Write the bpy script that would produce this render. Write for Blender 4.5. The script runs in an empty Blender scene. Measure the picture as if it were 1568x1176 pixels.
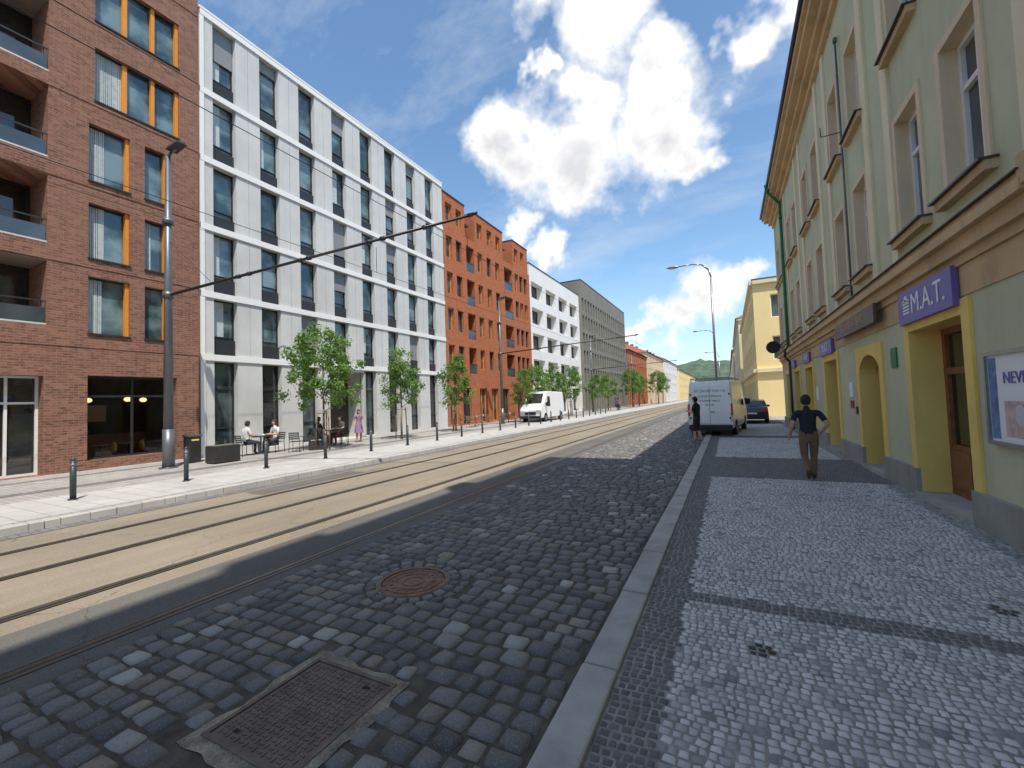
import bpy, math, random
import numpy as np
from mathutils import Vector, Matrix, noise as mn
random.seed(7); rng=np.random.default_rng(5)
V=Vector
scene=bpy.context.scene
coll=scene.collection
# ------------------------------------------------------------ materials
def newmat(name):
    m=bpy.data.materials.new(name); m.use_nodes=True
    nt=m.node_tree; b=nt.nodes['Principled BSDF']
    return m,nt,b
def math_(nt,op,a,b=None,c=None,clamp=False):
    n=nt.nodes.new('ShaderNodeMath'); n.operation=op; n.use_clamp=clamp
    for i,x in enumerate((a,b,c)):
        if x is None: continue
        if isinstance(x,(int,float)): n.inputs[i].default_value=x
        else: nt.links.new(x,n.inputs[i])
    return n.outputs[0]
def mixc(nt,fac,a,b,blend='MIX'):
    n=nt.nodes.new('ShaderNodeMix'); n.data_type='RGBA'; n.blend_type=blend
    for s,x in ((n.inputs[0],fac),(n.inputs[6],a),(n.inputs[7],b)):
        if isinstance(x,(int,float)): s.default_value=x
        elif isinstance(x,(tuple,list)): s.default_value=(*x[:3],1)
        else: nt.links.new(x,s)
    return n.outputs[2]
def nz(nt,scale,detail=4,rough=.55,vec=None,out='Fac'):
    n=nt.nodes.new('ShaderNodeTexNoise'); n.inputs['Scale'].default_value=scale
    n.inputs['Detail'].default_value=detail; n.inputs['Roughness'].default_value=rough
    if vec is None:
        g=nt.nodes.new('ShaderNodeNewGeometry'); vec=g.outputs['Position']
    nt.links.new(vec,n.inputs['Vector'])
    return n.outputs[out]
def bump(nt,b,h,strength=.3,dist=.01):
    n=nt.nodes.new('ShaderNodeBump'); n.inputs['Strength'].default_value=strength; n.inputs['Distance'].default_value=dist
    nt.links.new(h,n.inputs['Height']); nt.links.new(n.outputs[0],b.inputs['Normal'])
def mr(nt,x,a,b,c=0,d=1):
    n=nt.nodes.new('ShaderNodeMapRange'); nt.links.new(x,n.inputs[0])
    for i,v in enumerate((a,b,c,d)): n.inputs[i+1].default_value=v
    return n.outputs[0]
def simple(name,col,rough=.8,var=.18,scale=3,fine=60,metal=0,bmp=.15,bd=.004,spec=.4,dirt=0):
    m,nt,b=newmat(name)
    lo=tuple(c*(1-var) for c in col); hi=tuple(min(1,c*(1+var)) for c in col)
    f=nz(nt,scale,4,.6); f=mr(nt,f,.3,.7)
    c=mixc(nt,f,lo,hi)
    if bmp:
        g=nz(nt,fine,2,.6); c=mixc(nt,mr(nt,g,.35,.65,0,.35),c,tuple(x*(1-var*1.5) for x in col))
    if dirt:
        geo=nt.nodes.new('ShaderNodeNewGeometry'); mp=nt.nodes.new('ShaderNodeMapping'); mp.inputs['Scale'].default_value=(1.5,1.5,.25)
        nt.links.new(geo.outputs['Position'],mp.inputs['Vector'])
        d=nz(nt,1.2,5,.65,mp.outputs[0]); c=mixc(nt,mr(nt,d,.5,.75,0,dirt),c,tuple(x*.45 for x in col))
    nt.links.new(c,b.inputs['Base Color'])
    b.inputs['Roughness'].default_value=rough; b.inputs['Metallic'].default_value=metal
    b.inputs['Specular IOR Level'].default_value=spec
    if bmp: bump(nt,b,g,bmp,bd)
    return m
def brick(name,c1,c2,mortar,bw=.27,bh=.085,dark=.5):
    m,nt,b=newmat(name)
    g=nt.nodes.new('ShaderNodeNewGeometry'); s=nt.nodes.new('ShaderNodeSeparateXYZ'); nt.links.new(g.outputs['Position'],s.inputs[0])
    cb=nt.nodes.new('ShaderNodeCombineXYZ'); nt.links.new(math_(nt,'ADD',s.outputs[0],s.outputs[1]),cb.inputs[0]); nt.links.new(s.outputs[2],cb.inputs[1])
    t=nt.nodes.new('ShaderNodeTexBrick'); nt.links.new(cb.outputs[0],t.inputs['Vector'])
    t.inputs['Scale'].default_value=1; t.inputs['Brick Width'].default_value=bw; t.inputs['Row Height'].default_value=bh
    t.inputs['Mortar Size'].default_value=.010; t.inputs['Mortar Smooth'].default_value=.2; t.inputs['Bias'].default_value=-.1
    t.inputs['Color1'].default_value=(*c1,1); t.inputs['Color2'].default_value=(*c2,1); t.inputs['Mortar'].default_value=(*mortar,1)
    mp=nt.nodes.new('ShaderNodeMapping'); mp.inputs['Scale'].default_value=(1/bw*.97,1/bh*.5,1); nt.links.new(cb.outputs[0],mp.inputs['Vector'])
    f2=nz(nt,1.0,2,.8,mp.outputs[0]); c=mixc(nt,mr(nt,f2,.50,.62,0,.8),t.outputs['Color'],tuple(x*dark for x in c1))
    f=nz(nt,.6,5,.7); c=mixc(nt,mr(nt,f,.35,.7,0,.35),c,tuple(min(1,x*1.15) for x in c2))
    c=mixc(nt,t.outputs['Fac'],c,mortar)
    nt.links.new(c,b.inputs['Base Color']); b.inputs['Roughness'].default_value=.85; b.inputs['Specular IOR Level'].default_value=.3
    h=math_(nt,'SUBTRACT',math_(nt,'MULTIPLY',f2,.3),t.outputs['Fac']); bump(nt,b,h,.6,.012)
    return m
def glass(name,col=(.03,.05,.06),tint=(.25,.33,.36),amt=.5,rough=.03):
    m,nt,b=newmat(name)
    f=nz(nt,.9,3,.5); c=mixc(nt,mr(nt,f,.42,.62,0,amt),col,tint)
    nt.links.new(c,b.inputs['Base Color']); b.inputs['Roughness'].default_value=rough
    b.inputs['IOR'].default_value=1.7; b.inputs['Specular IOR Level'].default_value=.65
    w=nz(nt,1.3,2,.5); bump(nt,b,w,.08,.05)
    return m
def stone_mat(name,fine=70,rough=.6,edge=.35,dirt=.3,spots=False):
    m,nt,b=newmat(name)
    a=nt.nodes.new('ShaderNodeAttribute'); a.attribute_name='Col'
    f=nz(nt,fine,3,.7); c=mixc(nt,mr(nt,f,.4,.75,0,edge),a.outputs['Color'],(.05,.048,.045))
    f2=nz(nt,fine*2.5,1,.6); c=mixc(nt,mr(nt,f2,.58,.72,0,.3),c,(.6,.59,.56))
    d=nz(nt,.6,4,.65); c=mixc(nt,mr(nt,d,.5,.75,0,dirt),c,(.15,.135,.11))
    if spots:
        vo=nt.nodes.new('ShaderNodeTexVoronoi'); vo.inputs['Scale'].default_value=2.6; g=nt.nodes.new('ShaderNodeNewGeometry'); nt.links.new(g.outputs['Position'],vo.inputs['Vector'])
        c=mixc(nt,mr(nt,vo.outputs['Distance'],.035,.06,.55,0),c,(.10,.095,.09))
    nt.links.new(c,b.inputs['Base Color'])
    b.inputs['Roughness'].default_value=rough; b.inputs['Specular IOR Level'].default_value=.3
    bump(nt,b,f,.35,.006)
    return m
M={}
M['brick']=brick('brown_brick',(.205,.078,.048),(.33,.145,.09),(.25,.195,.155))
M['obrick']=brick('orange_brick',(.42,.12,.045),(.50,.165,.065),(.34,.15,.09),.3,.1,.7)
M['conc']=simple('pale_concrete',(.60,.595,.57),.8,.12,.5,35,dirt=.15)
M['band']=simple('white_band',(.82,.81,.78),.6,.04,.5,30)
M['white']=simple('white_render',(.80,.78,.74),.8,.05,.5,30,dirt=.1)
M['taupe']=simple('grey_brown_panel',(.22,.205,.165),.7,.15,.6,30)
M['green']=simple('pale_green_plaster',(.58,.57,.375),.9,.09,.8,50,dirt=.28)
M['cream']=simple('cream_plaster',(.80,.69,.46),.85,.07,.9,50,dirt=.25)
M['yellow']=simple('yellow_plaster',(.88,.62,.17),.8,.08,1.2,50,dirt=.2)
M['tan']=simple('tan_cornice',(.62,.43,.23),.8,.14,1,40,dirt=.5)
M['pinkplaster']=simple('pale_peach_plaster',(.74,.58,.39),.85,.08,1,50,dirt=.25)
M['plinth']=simple('plinth_stone',(.34,.325,.28),.85,.15,2,50,dirt=.4)
M['yfar']=simple('yellow_render',(.87,.69,.34),.85,.05,.4,20)
M['roof']=simple('clay_roof',(.34,.12,.07),.8,.2,3,20)
M['zinc']=simple('dark_metal',(.07,.07,.07),.45,.15,4,60,metal=.6)
M['steel']=simple('grey_painted_steel',(.17,.175,.185),.4,.12,4,60,metal=.5)
M['bollard']=simple('bollard_paint',(.045,.055,.06),.4,.15,8,60)
M['greenpipe']=simple('green_copper_pipe',(.02,.18,.07),.5,.15,5,40)
M['wframe']=simple('white_window_frame',(.80,.79,.76),.5,.04,5,40,bmp=0)
M['dframe']=simple('dark_window_frame',(.03,.032,.035),.4,.1,5,40,bmp=0)
M['orange']=simple('orange_frame',(.72,.27,.03),.6,.08,6,40,bmp=0)
M['wood']=simple('brown_wood',(.27,.11,.045),.55,.25,8,60)
M['glass']=glass('window_glass',(.025,.035,.04),(.16,.21,.22)); M['glassb']=glass('blue_glass',(.025,.06,.07),(.22,.32,.34),.8)
M['glassd']=glass('dark_glass',(.012,.014,.016),(.06,.06,.05),.5)
M['rail']=glass('railing_glass',(.04,.05,.055),(.08,.10,.11),.6,.08)
m,nt,b=newmat('clear_shop_glass')
tr=nt.nodes.new('ShaderNodeBsdfTransparent'); gl_=nt.nodes.new('ShaderNodeBsdfGlossy'); gl_.inputs['Roughness'].default_value=.02
lw=nt.nodes.new('ShaderNodeFresnel'); lw.inputs[0].default_value=1.5; mx=nt.nodes.new('ShaderNodeMixShader'); nt.links.new(lw.outputs[0],mx.inputs[0]); nt.links.new(tr.outputs[0],mx.inputs[1]); nt.links.new(gl_.outputs[0],mx.inputs[2]); nt.links.new(mx.outputs[0],nt.nodes['Material Output'].inputs[0]); M['clear']=m
m,nt,b=newmat('lit_pendant_lamp'); b.inputs['Base Color'].default_value=(.9,.75,.5,1); b.inputs['Emission Color'].default_value=(1,.72,.38,1); b.inputs['Emission Strength'].default_value=1.4; M['pend']=m
M['shade']=simple('grey_roller_blind',(.24,.25,.26),.7,.05,1,30)
M['curtain']=simple('curtain_cloth',(.50,.56,.56),.9,.15,9,40)
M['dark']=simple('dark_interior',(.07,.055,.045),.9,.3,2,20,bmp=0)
M['black']=simple('black_plastic',(.015,.015,.017),.5,.2,10,60)
M['purple']=simple('violet_sign',(.16,.11,.38),.45,.05,2,30,bmp=0)
M['lettering']=simple('white_lettering',(.85,.85,.85),.5,.02,5,30,bmp=0)
M['brownsign']=simple('brown_sign',(.12,.065,.04),.5,.1,3,30,bmp=0)
M['vanw']=simple('white_car_paint',(.82,.81,.80),.25,.03,1.2,20,bmp=0,spec=.6)
M['carp']=simple('dark_car_paint',(.02,.025,.03),.2,.1,2,20,bmp=0,spec=.7)
M['tyre']=simple('tyre_rubber',(.02,.02,.02),.9,.2,20,60)
M['hub']=simple('wheel_hub',(.35,.36,.37),.35,.1,8,60,metal=.8)
M['redl']=simple('red_tail_lamp',(.55,.015,.01),.2,.1,8,60,bmp=0)
M['lampg']=simple('clear_lamp',(.6,.6,.6),.1,.1,8,60,bmp=0)
M['railst']=simple('rail_steel',(.20,.17,.14),.4,.2,10,80,metal=.7)
M['groove']=simple('rail_groove',(.025,.02,.018),.9,.2,10,80)
M['bark']=simple('tree_bark',(.16,.12,.09),.9,.3,10,40,bmp=.5,bd=.01)
M['stake']=simple('timber_stake',(.28,.18,.10),.85,.2,10,40)
M['granite']=simple('granite_kerb',(.42,.395,.36),.8,.22,2.5,170,bmp=.45,dirt=.45)
M['mortar']=simple('joint_sand',(.105,.09,.068),.95,.4,6,90,bmp=.6,bd=.01)
M['mortar2']=simple('mosaic_joint_sand',(.32,.295,.26),.95,.35,6,90,bmp=.6,bd=.01)
M['cement']=simple('cement_collar',(.34,.29,.215),.95,.45,7,50,bmp=1,bd=.03,dirt=.5)
M['iron']=simple('cast_iron',(.18,.135,.11),.7,.3,10,120,metal=.2,bmp=.5,bd=.004)
M['ironr']=simple('rusty_cast_iron',(.235,.14,.09),.7,.35,10,120,metal=.15,bmp=.5,bd=.004)
M['red']=simple('red_cloth',(.5,.05,.04),.9)
M['blue']=simple('blue_print',(.15,.24,.40),.7,.4,9,20,bmp=0); M['pink']=simple('pink_print',(.6,.42,.38),.7,.3,9,20,bmp=0)
def asphalt(name,col,col2):
    m,nt,b=newmat(name)
    g=nt.nodes.new('ShaderNodeNewGeometry'); mp=nt.nodes.new('ShaderNodeMapping'); mp.inputs['Scale'].default_value=(1.8,.08,1)
    nt.links.new(g.outputs['Position'],mp.inputs['Vector'])
    f=nz(nt,1.3,5,.65,mp.outputs[0]); c=mixc(nt,mr(nt,f,.3,.7),col,col2)
    f0=nz(nt,.35,5,.6); c=mixc(nt,mr(nt,f0,.4,.7,0,.5),c,tuple(x*.6 for x in col))
    f2=nz(nt,110,2,.8); c=mixc(nt,mr(nt,f2,.5,.7,0,.5),c,tuple(x*1.5 for x in col2)); c=mixc(nt,mr(nt,f2,.5,.3,0,.5),c,tuple(x*.4 for x in col))
    v=nt.nodes.new('ShaderNodeTexVoronoi'); v.feature='DISTANCE_TO_EDGE'; v.inputs['Scale'].default_value=.30
    ad=nt.nodes.new('ShaderNodeVectorMath'); ad.operation='MULTIPLY_ADD'
    nt.links.new(nz(nt,2.5,4,.6,None,'Color'),ad.inputs[0]); ad.inputs[1].default_value=(.5,.5,0); nt.links.new(g.outputs['Position'],ad.inputs[2])
    nt.links.new(ad.outputs[0],v.inputs['Vector'])
    c=mixc(nt,mr(nt,v.outputs['Distance'],0,.004,.5,0),c,(.03,.028,.025))
    nt.links.new(c,b.inputs['Base Color']); b.inputs['Roughness'].default_value=.88; b.inputs['Specular IOR Level'].default_value=.3; bump(nt,b,f2,.4,.006)
    return m
M['road']=asphalt('worn_asphalt',(.24,.195,.14),(.32,.27,.20))
M['dasph']=asphalt('patched_asphalt',(.12,.11,.10),(.17,.16,.14))
def slabs(name,c1,c2,bw,bh,mort):
    m,nt,b=newmat(name)
    g=nt.nodes.new('ShaderNodeNewGeometry'); t=nt.nodes.new('ShaderNodeTexBrick'); nt.links.new(g.outputs['Position'],t.inputs['Vector'])
    t.inputs['Scale'].default_value=1; t.inputs['Brick Width'].default_value=bw; t.inputs['Row Height'].default_value=bh
    t.inputs['Mortar Size'].default_value=.008; t.inputs['Color1'].default_value=(*c1,1); t.inputs['Color2'].default_value=(*c2,1); t.inputs['Mortar'].default_value=(*mort,1)
    f=nz(nt,1.1,5,.65); c=mixc(nt,mr(nt,f,.4,.75,0,.5),t.outputs['Color'],tuple(x*.6 for x in c1))
    f2=nz(nt,80,2,.7); c=mixc(nt,mr(nt,f2,.4,.7,0,.3),c,tuple(x*.5 for x in c1))
    nt.links.new(c,b.inputs['Base Color']); b.inputs['Roughness'].default_value=.85; b.inputs['Specular IOR Level'].default_value=.3
    bump(nt,b,math_(nt,'SUBTRACT',math_(nt,'MULTIPLY',f2,.3),t.outputs['Fac']),.4,.006)
    return m
M['slab']=slabs('pale_paving_slabs',(.38,.355,.32),(.46,.43,.39),.3,.15,(.2,.18,.16))
M['slabw']=slabs('white_granite_strip',(.49,.47,.435),(.55,.53,.49),.6,.4,(.25,.23,.21))
M['slabd']=slabs('grey_sett_strip',(.17,.165,.16),(.26,.25,.24),.12,.12,(.1,.1,.1))
M['farmos']=slabs('mosaic_paving',(.42,.41,.39),(.50,.49,.47),.07,.07,(.18,.18,.17))
M['ground']=simple('ground_soil',(.16,.15,.12),.95,.3,.2,4)
M['cobble']=stone_mat('basalt_setts',45,.65,.28,.25); M['mosaic']=stone_mat('granite_mosaic',130,.8,.15,.3,True)
def leafmat(name,a,b_):
    m,nt,b=newmat(name)
    at=nt.nodes.new('ShaderNodeAttribute'); at.attribute_name='Col'
    c=mixc(nt,at.outputs['Fac'],a,b_)
    nt.links.new(c,b.inputs['Base Color']); b.inputs['Roughness'].default_value=.6
    tr=nt.nodes.new('ShaderNodeBsdfTranslucent'); nt.links.new(mixc(nt,1.0,c,(1.2,1.4,.6),'MULTIPLY'),tr.inputs[0])
    mx=nt.nodes.new('ShaderNodeMixShader'); mx.inputs[0].default_value=.45
    out=nt.nodes['Material Output']; nt.links.new(b.outputs[0],mx.inputs[1]); nt.links.new(tr.outputs[0],mx.inputs[2]); nt.links.new(mx.outputs[0],out.inputs[0])
    return m
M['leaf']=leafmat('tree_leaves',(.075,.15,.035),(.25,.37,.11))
M['forest']=simple('forest_cover',(.085,.125,.075),.95,.5,.06,.35,bmp=.3)  # green dulled: distance haze is put into the base colour
# ------------------------------------------------------------ mesh builder
class MB:
    def __init__(s): s.v=[];s.f=[];s.sm=[]
    def add(s,vs,fs,smooth=False):
        k=len(s.v); s.v+= [tuple(v) for v in vs]; s.f+=[tuple(i+k for i in f) for f in fs]; s.sm+=[smooth]*len(fs)
    def box(s,x0,x1,y0,y1,z0,z1):
        s.add([(x,y,z) for x in (x0,x1) for y in (y0,y1) for z in (z0,z1)],[(0,1,3,2),(4,6,7,5),(0,4,5,1),(2,3,7,6),(0,2,6,4),(1,5,7,3)])
    def cyl(s,p0,p1,r0,r1=None,n=12,smooth=True):
        r1=r0 if r1 is None else r1; p0=V(p0);p1=V(p1); d=(p1-p0).normalized()
        a=d.orthogonal().normalized(); b=d.cross(a)
        vs=[]
        for p,r in((p0,r0),(p1,r1)):
            for i in range(n):
                t=2*math.pi*i/n; vs.append(p+a*r*math.cos(t)+b*r*math.sin(t))
        s.add(vs,[(i,(i+1)%n,n+(i+1)%n,n+i) for i in range(n)],smooth)
        k=len(s.v)-2*n; s.f+=[tuple(k+i for i in range(n))[::-1],tuple(k+n+i for i in range(n))]; s.sm+=[False,False]
    def tube(s,pts,rs,n=8):
        for i in range(len(pts)-1): s.cyl(pts[i],pts[i+1],rs[i],rs[i+1],n)
    def sphere(s,c,r,seg=14,rings=9,smooth=True):
        c=V(c); r=V(r) if not isinstance(r,(int,float)) else V((r,r,r)); vs=[c+V((0,0,r.z))]
        for j in range(1,rings):
            ph=math.pi*j/rings
            for i in range(seg):
                t=2*math.pi*i/seg; vs.append(c+V((r.x*math.sin(ph)*math.cos(t),r.y*math.sin(ph)*math.sin(t),r.z*math.cos(ph))))
        vs.append(c-V((0,0,r.z))); fs=[(0,1+i,1+(i+1)%seg) for i in range(seg)]
        for j in range(rings-2):
            for i in range(seg):
                a=1+j*seg; fs.append((a+i,a+seg+i,a+seg+(i+1)%seg,a+(i+1)%seg))
        l=len(vs)-1; a=1+(rings-2)*seg; fs+=[(a+i,l,a+(i+1)%seg) for i in range(seg)]
        s.add(vs,fs,smooth)
class Grp:
    def __init__(s,name,loc=(0,0,0),rz=0):
        s.e=bpy.data.objects.new(name,None); coll.objects.link(s.e); s.e.location=loc; s.e.rotation_euler[2]=rz; s.e.empty_display_size=.2; s.parts={}
    def p(s,part,mat):
        if part not in s.parts: s.parts[part]=(MB(),mat)
        return s.parts[part][0]
    def done(s,bevel={}):
        for nm,(mb,mat) in s.parts.items():
            o=mkobj(nm,mb,mat); o.parent=s.e
            if nm in bevel:
                w,sg=bevel[nm]; b=o.modifiers.new('b','BEVEL'); b.width=w; b.segments=sg; b.limit_method='ANGLE'; b.angle_limit=math.radians(35)
        return s.e
def mkobj(nm,mb,mat,top=False):
    me=bpy.data.meshes.new(nm); me.from_pydata(mb.v,[],mb.f); me.polygons.foreach_set('use_smooth',mb.sm); me.materials.append(M[mat] if isinstance(mat,str) else mat)
    me.update(); o=bpy.data.objects.new(nm,me); coll.objects.link(o); return o
def pbox(mb,o,ud,n,u0,u1,v0,v1,d0,d1):
    o=V(o);ud=V(ud);n=V(n);z=V((0,0,1))
    mb.add([o+ud*u+z*v-n*d for u in(u0,u1) for v in (v0,v1) for d in (d0,d1)],[(0,1,3,2),(4,6,7,5),(0,4,5,1),(2,3,7,6),(0,2,6,4),(1,5,7,3)])
def pquad(mb,o,ud,n,u0,u1,v0,v1,d):
    o=V(o);ud=V(ud);n=V(n);z=V((0,0,1))
    mb.add([o+ud*u+z*v-n*d for u,v in((u0,v0),(u1,v0),(u1,v1),(u0,v1))],[(0,1,2,3)])
def wall(mb,o,ud,n,W,z0,z1,ops,rev=None):
    us=sorted({0,W}|{x for p in ops for x in p[:2]}); vs=sorted({z0,z1}|{x for p in ops for x in p[2:4]})
    us=[u for u in us if 0<=u<=W]; vs=[v for v in vs if z0<=v<=z1]
    for i in range(len(us)-1):
        run=None
        for j in range(len(vs)-1):
            uc=(us[i]+us[i+1])/2; vc=(vs[j]+vs[j+1])/2
            hole=any(p[0]<uc<p[1] and p[2]<vc<p[3] for p in ops)
            if not hole:
                if run is None: run=vs[j]
            elif run is not None: pquad(mb,o,ud,n,us[i],us[i+1],run,vs[j],0); run=None
        if run is not None: pquad(mb,o,ud,n,us[i],us[i+1],run,vs[-1],0)
    r=rev or mb; o=V(o);ud=V(ud);n=V(n);z=V((0,0,1))
    for p in ops:
        u0,u1,v0,v1,d=p[:5]
        for (a,b) in (((u0,v0),(u0,v1)),((u1,v0),(u1,v1)),((u0,v0),(u1,v0)),((u0,v1),(u1,v1))):
            r.add([o+ud*a[0]+z*a[1],o+ud*b[0]+z*b[1],o+ud*b[0]+z*b[1]-n*d,o+ud*a[0]+z*a[1]-n*d],[(0,1,2,3)])
def win(G,o,ud,n,u0,u1,v0,v1,d,fr='dframe',gl='glass',nx=1,hz=(),fw=.06,tag=''):
    g=G.p('glazing'+tag+'_'+gl,gl); f=G.p('window_frames'+tag+'_'+fr,fr)
    pquad(g,o,ud,n,u0,u1,v0,v1,d-.005)
    for i in range(nx+1):
        c=u0+(u1-u0)*i/nx; a=max(u0,c-fw/2) if 0<i<nx else (u0 if i==0 else u1-fw); b=a+fw
        pbox(f,o,ud,n,a,b,v0,v1,d-.06,d)
    for v in (v0,v1-fw)+tuple(hz): pbox(f,o,ud,n,u0+.002,u1-.002,v,v+fw,d-.063,d)
UY=(0,1,0);NX=(1,0,0);NW=(-1,0,0)
LX=-19.5
# ------------------------------------------------------------ ground, road, pavements
def sheet(name,x0,x1,y0,y1,z,mat,nx=1,ny=1):
    mb=MB(); mb.add([(x0,y0,z),(x1,y0,z),(x1,y1,z),(x0,y1,z)],[(0,1,2,3)]); return mkobj(name,mb,mat)
sheet('ground',-900,900,-300,1600,-.03,'ground')
sheet('road',-10.9,-1.0,-40,420,-.012,'road')
sheet('asphalt_strip',-5.95,-4.5,-40,420,-.006,'dasph')
sheet('asphalt_patch',-10.4,-9.75,6.2,9.4,-.007,'dasph')
G=Grp('tram_track')
for x in(-4.97,-6.42,-8.05,-9.5):
    G.p('rails','railst').box(x-.07,x+.0,-40,420,-.02,.0)
    G.p('rails','railst').box(x+.045,x+.075,-40,420,-.02,-.002)
    G.p('grooves','groove').box(x+.0,x+.045,-40,420,-.03,-.009)
    G.p('joint_seals','groove').box(x-.09,x-.07,-40,420,-.03,-.003)
    G.p('joint_seals','groove').box(x+.075,x+.085,-40,420,-.03,-.003)
G.done()
mb=MB(); mb.box(-19.6,-11.12,-40,420,-.02,.12); mkobj('pavement',mb,'slab')
sheet('paving_strip',-13.9,-11.3,-40,420,.124,'slabw'); sheet('paving_strip',-15.6,-15.1,-40,420,.124,'slabd'); sheet('paving_strip',-18.2,-17.9,-40,420,.124,'slabd')
mb=MB()
y=-40
while y<300:
    mb.box(-11.12,-10.9,y+.004,y+.996,-.02,.13); y+=1.0
o=mkobj('kerb',mb,'slabw'); b=o.modifiers.new('b','BEVEL'); b.width=.012
sheet('gutter',-10.9,-10.55,-40,420,-.005,'slabd')
sheet('cobble_bed',-4.62,-.9,-6,60,-.002,'mortar')
sheet('pavement',-.80,3.1,-40,60,.008,'mortar2')
sheet('pavement',-3.2,3.1,60,420,.012,'farmos')
sheet('pavement',3.1,14,30,42,.008,'farmos')
mb=MB(); y=-12.3
while y<120:
    L=random.uniform(.95,1.35); mb.box(-1.04+random.uniform(-.008,.008),-.785,y+.006,y+L-.006,-.05,.045+random.uniform(-.005,.005)); y+=L
o=mkobj('kerb',mb,'granite'); b=o.modifiers.new('b','BEVEL'); b.width=.018; b.segments=2
def stones(name,C,mat,tmpl,drop,dome,cr,wp=.10):
    cx,cy,hx,hy,rot,zz,col=[np.array(a,float) for a in C]; n=len(cx); s=np.array(tmpl); k=len(s)
    S,T=np.meshgrid(s,s,indexing='ij'); S=S.ravel();T=T.ravel()
    ring=np.maximum(abs(S),abs(T)); cor=(abs(S)*abs(T))**3
    px=S*(1-cr*cor); py=T*(1-cr*cor)
    zt=np.where(ring>.99,-drop,np.where(ring>.6,0,dome))
    w=rng.uniform(-wp,wp,(n,4))
    X=px[None]*(1+w[:,0:1]*py[None]); Y=py[None]*(1+w[:,1:2]*px[None])
    X=X*hx[:,None]; Y=Y*hy[:,None]
    c=np.cos(rot)[:,None]; s_=np.sin(rot)[:,None]
    tilt=rng.normal(0,.012,(n,2))
    Z=zz[:,None]+zt[None]+ (X*tilt[:,0:1]+Y*tilt[:,1:2])*1.5+ rng.normal(0,dome*.25+1e-5,(n,k*k))*(ring<.99)
    vx=cx[:,None]+X*c-Y*s_; vy=cy[:,None]+X*s_+Y*c
    P=np.stack([vx,vy,Z],-1).reshape(-1,3)
    q=[]
    for i in range(k-1):
        for j in range(k-1): q.append((i*k+j,(i+1)*k+j,(i+1)*k+j+1,i*k+j+1))
    F=(np.array(q)[None]+ (np.arange(n)*k*k)[:,None,None]).reshape(-1,4)
    me=bpy.data.meshes.new(name); me.vertices.add(len(P)); me.vertices.foreach_set('co',P.ravel())
    me.loops.add(F.size); me.loops.foreach_set('vertex_index',F.ravel().astype(np.int32)); me.polygons.add(len(F))
    me.polygons.foreach_set('loop_start',np.arange(0,F.size,4,dtype=np.int32)); me.polygons.foreach_set('loop_total',np.full(len(F),4,dtype=np.int32))
    me.update(calc_edges=True); me.polygons.foreach_set('use_smooth',[True]*len(F))
    at=me.color_attributes.new('Col','FLOAT_COLOR','POINT')
    cc=np.concatenate([np.repeat(col,k*k,axis=0),np.ones((n*k*k,1))],1); at.data.foreach_set('color',cc.ravel())
    me.materials.append(M[mat]); me.validate(); o=bpy.data.objects.new(name,me); coll.objects.link(o); return o
MHC=(-3.19,3.72); SQ=(-2.93,-2.15,1.47,2.31)
C=[[],[],[],[],[],[],[]]
def addst(C,x,y,hx,hy,r,z,col):
    for l,v in zip(C,(x,y,hx,hy,r,z,col)): l.append(v)
def cobcol():
    r=random.random(); v=random.uniform(.74,1.24)
    if r<.55: c=(.160,.152,.146)
    elif r<.70: c=(.115,.112,.112)
    elif r<.86: c=(.205,.195,.182)
    elif r<.96: c=(.235,.205,.165)
    else: c=(.34,.33,.30)
    return tuple(a*v for a in c)
y=-5
while y<58:
    rh=random.uniform(.15,.20); x=-4.58-random.uniform(0,.12)
    while x<-1.1:
        w=random.uniform(.14,.245); xx=x+w/2; wob=.035*math.sin(xx*2.1+y*.6)+.02*math.sin(xx*5+y)
        yy=y+rh/2+wob
        if x+w>-1.06: w=-1.06-x; xx=x+w/2
        dm=math.hypot(xx-MHC[0],yy-MHC[1])
        ok = w>.07 and dm>.62 and not (SQ[0]-.2<xx<SQ[1]+.2 and SQ[2]-.2<yy<SQ[3]+.18)
        if ok: addst(C,xx,yy,w/2-.008,rh/2-.008,random.gauss(0,.05),.012+random.gauss(0,.004),cobcol())
        x+=w
    y+=rh
for R,nn,hh in((.455,21,.055),(.575,24,.05)):
    for i in range(nn):
        t=2*math.pi*i/nn+.1*R
        addst(C,MHC[0]+R*math.cos(t),MHC[1]+R*math.sin(t),hh,math.pi*R/nn-.011,t,.012+random.gauss(0,.003),cobcol())
for i in range(5):
    for (xx,yy,a) in ((SQ[0]+.08+i*.165,SQ[3]+.145,0),(SQ[0]-.155,SQ[2]+.08+i*.18,0),(SQ[1]+.14,SQ[2]+.05+i*.18,0)):
        addst(C,xx,yy,.066,.07,random.gauss(0,.1),.01,cobcol())
stones('cobblestones',C,'cobble',[-1,-.84,0,.84,1],.026,.007,.10)
C=[[],[],[],[],[],[],[]]
y=-2.5
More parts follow.
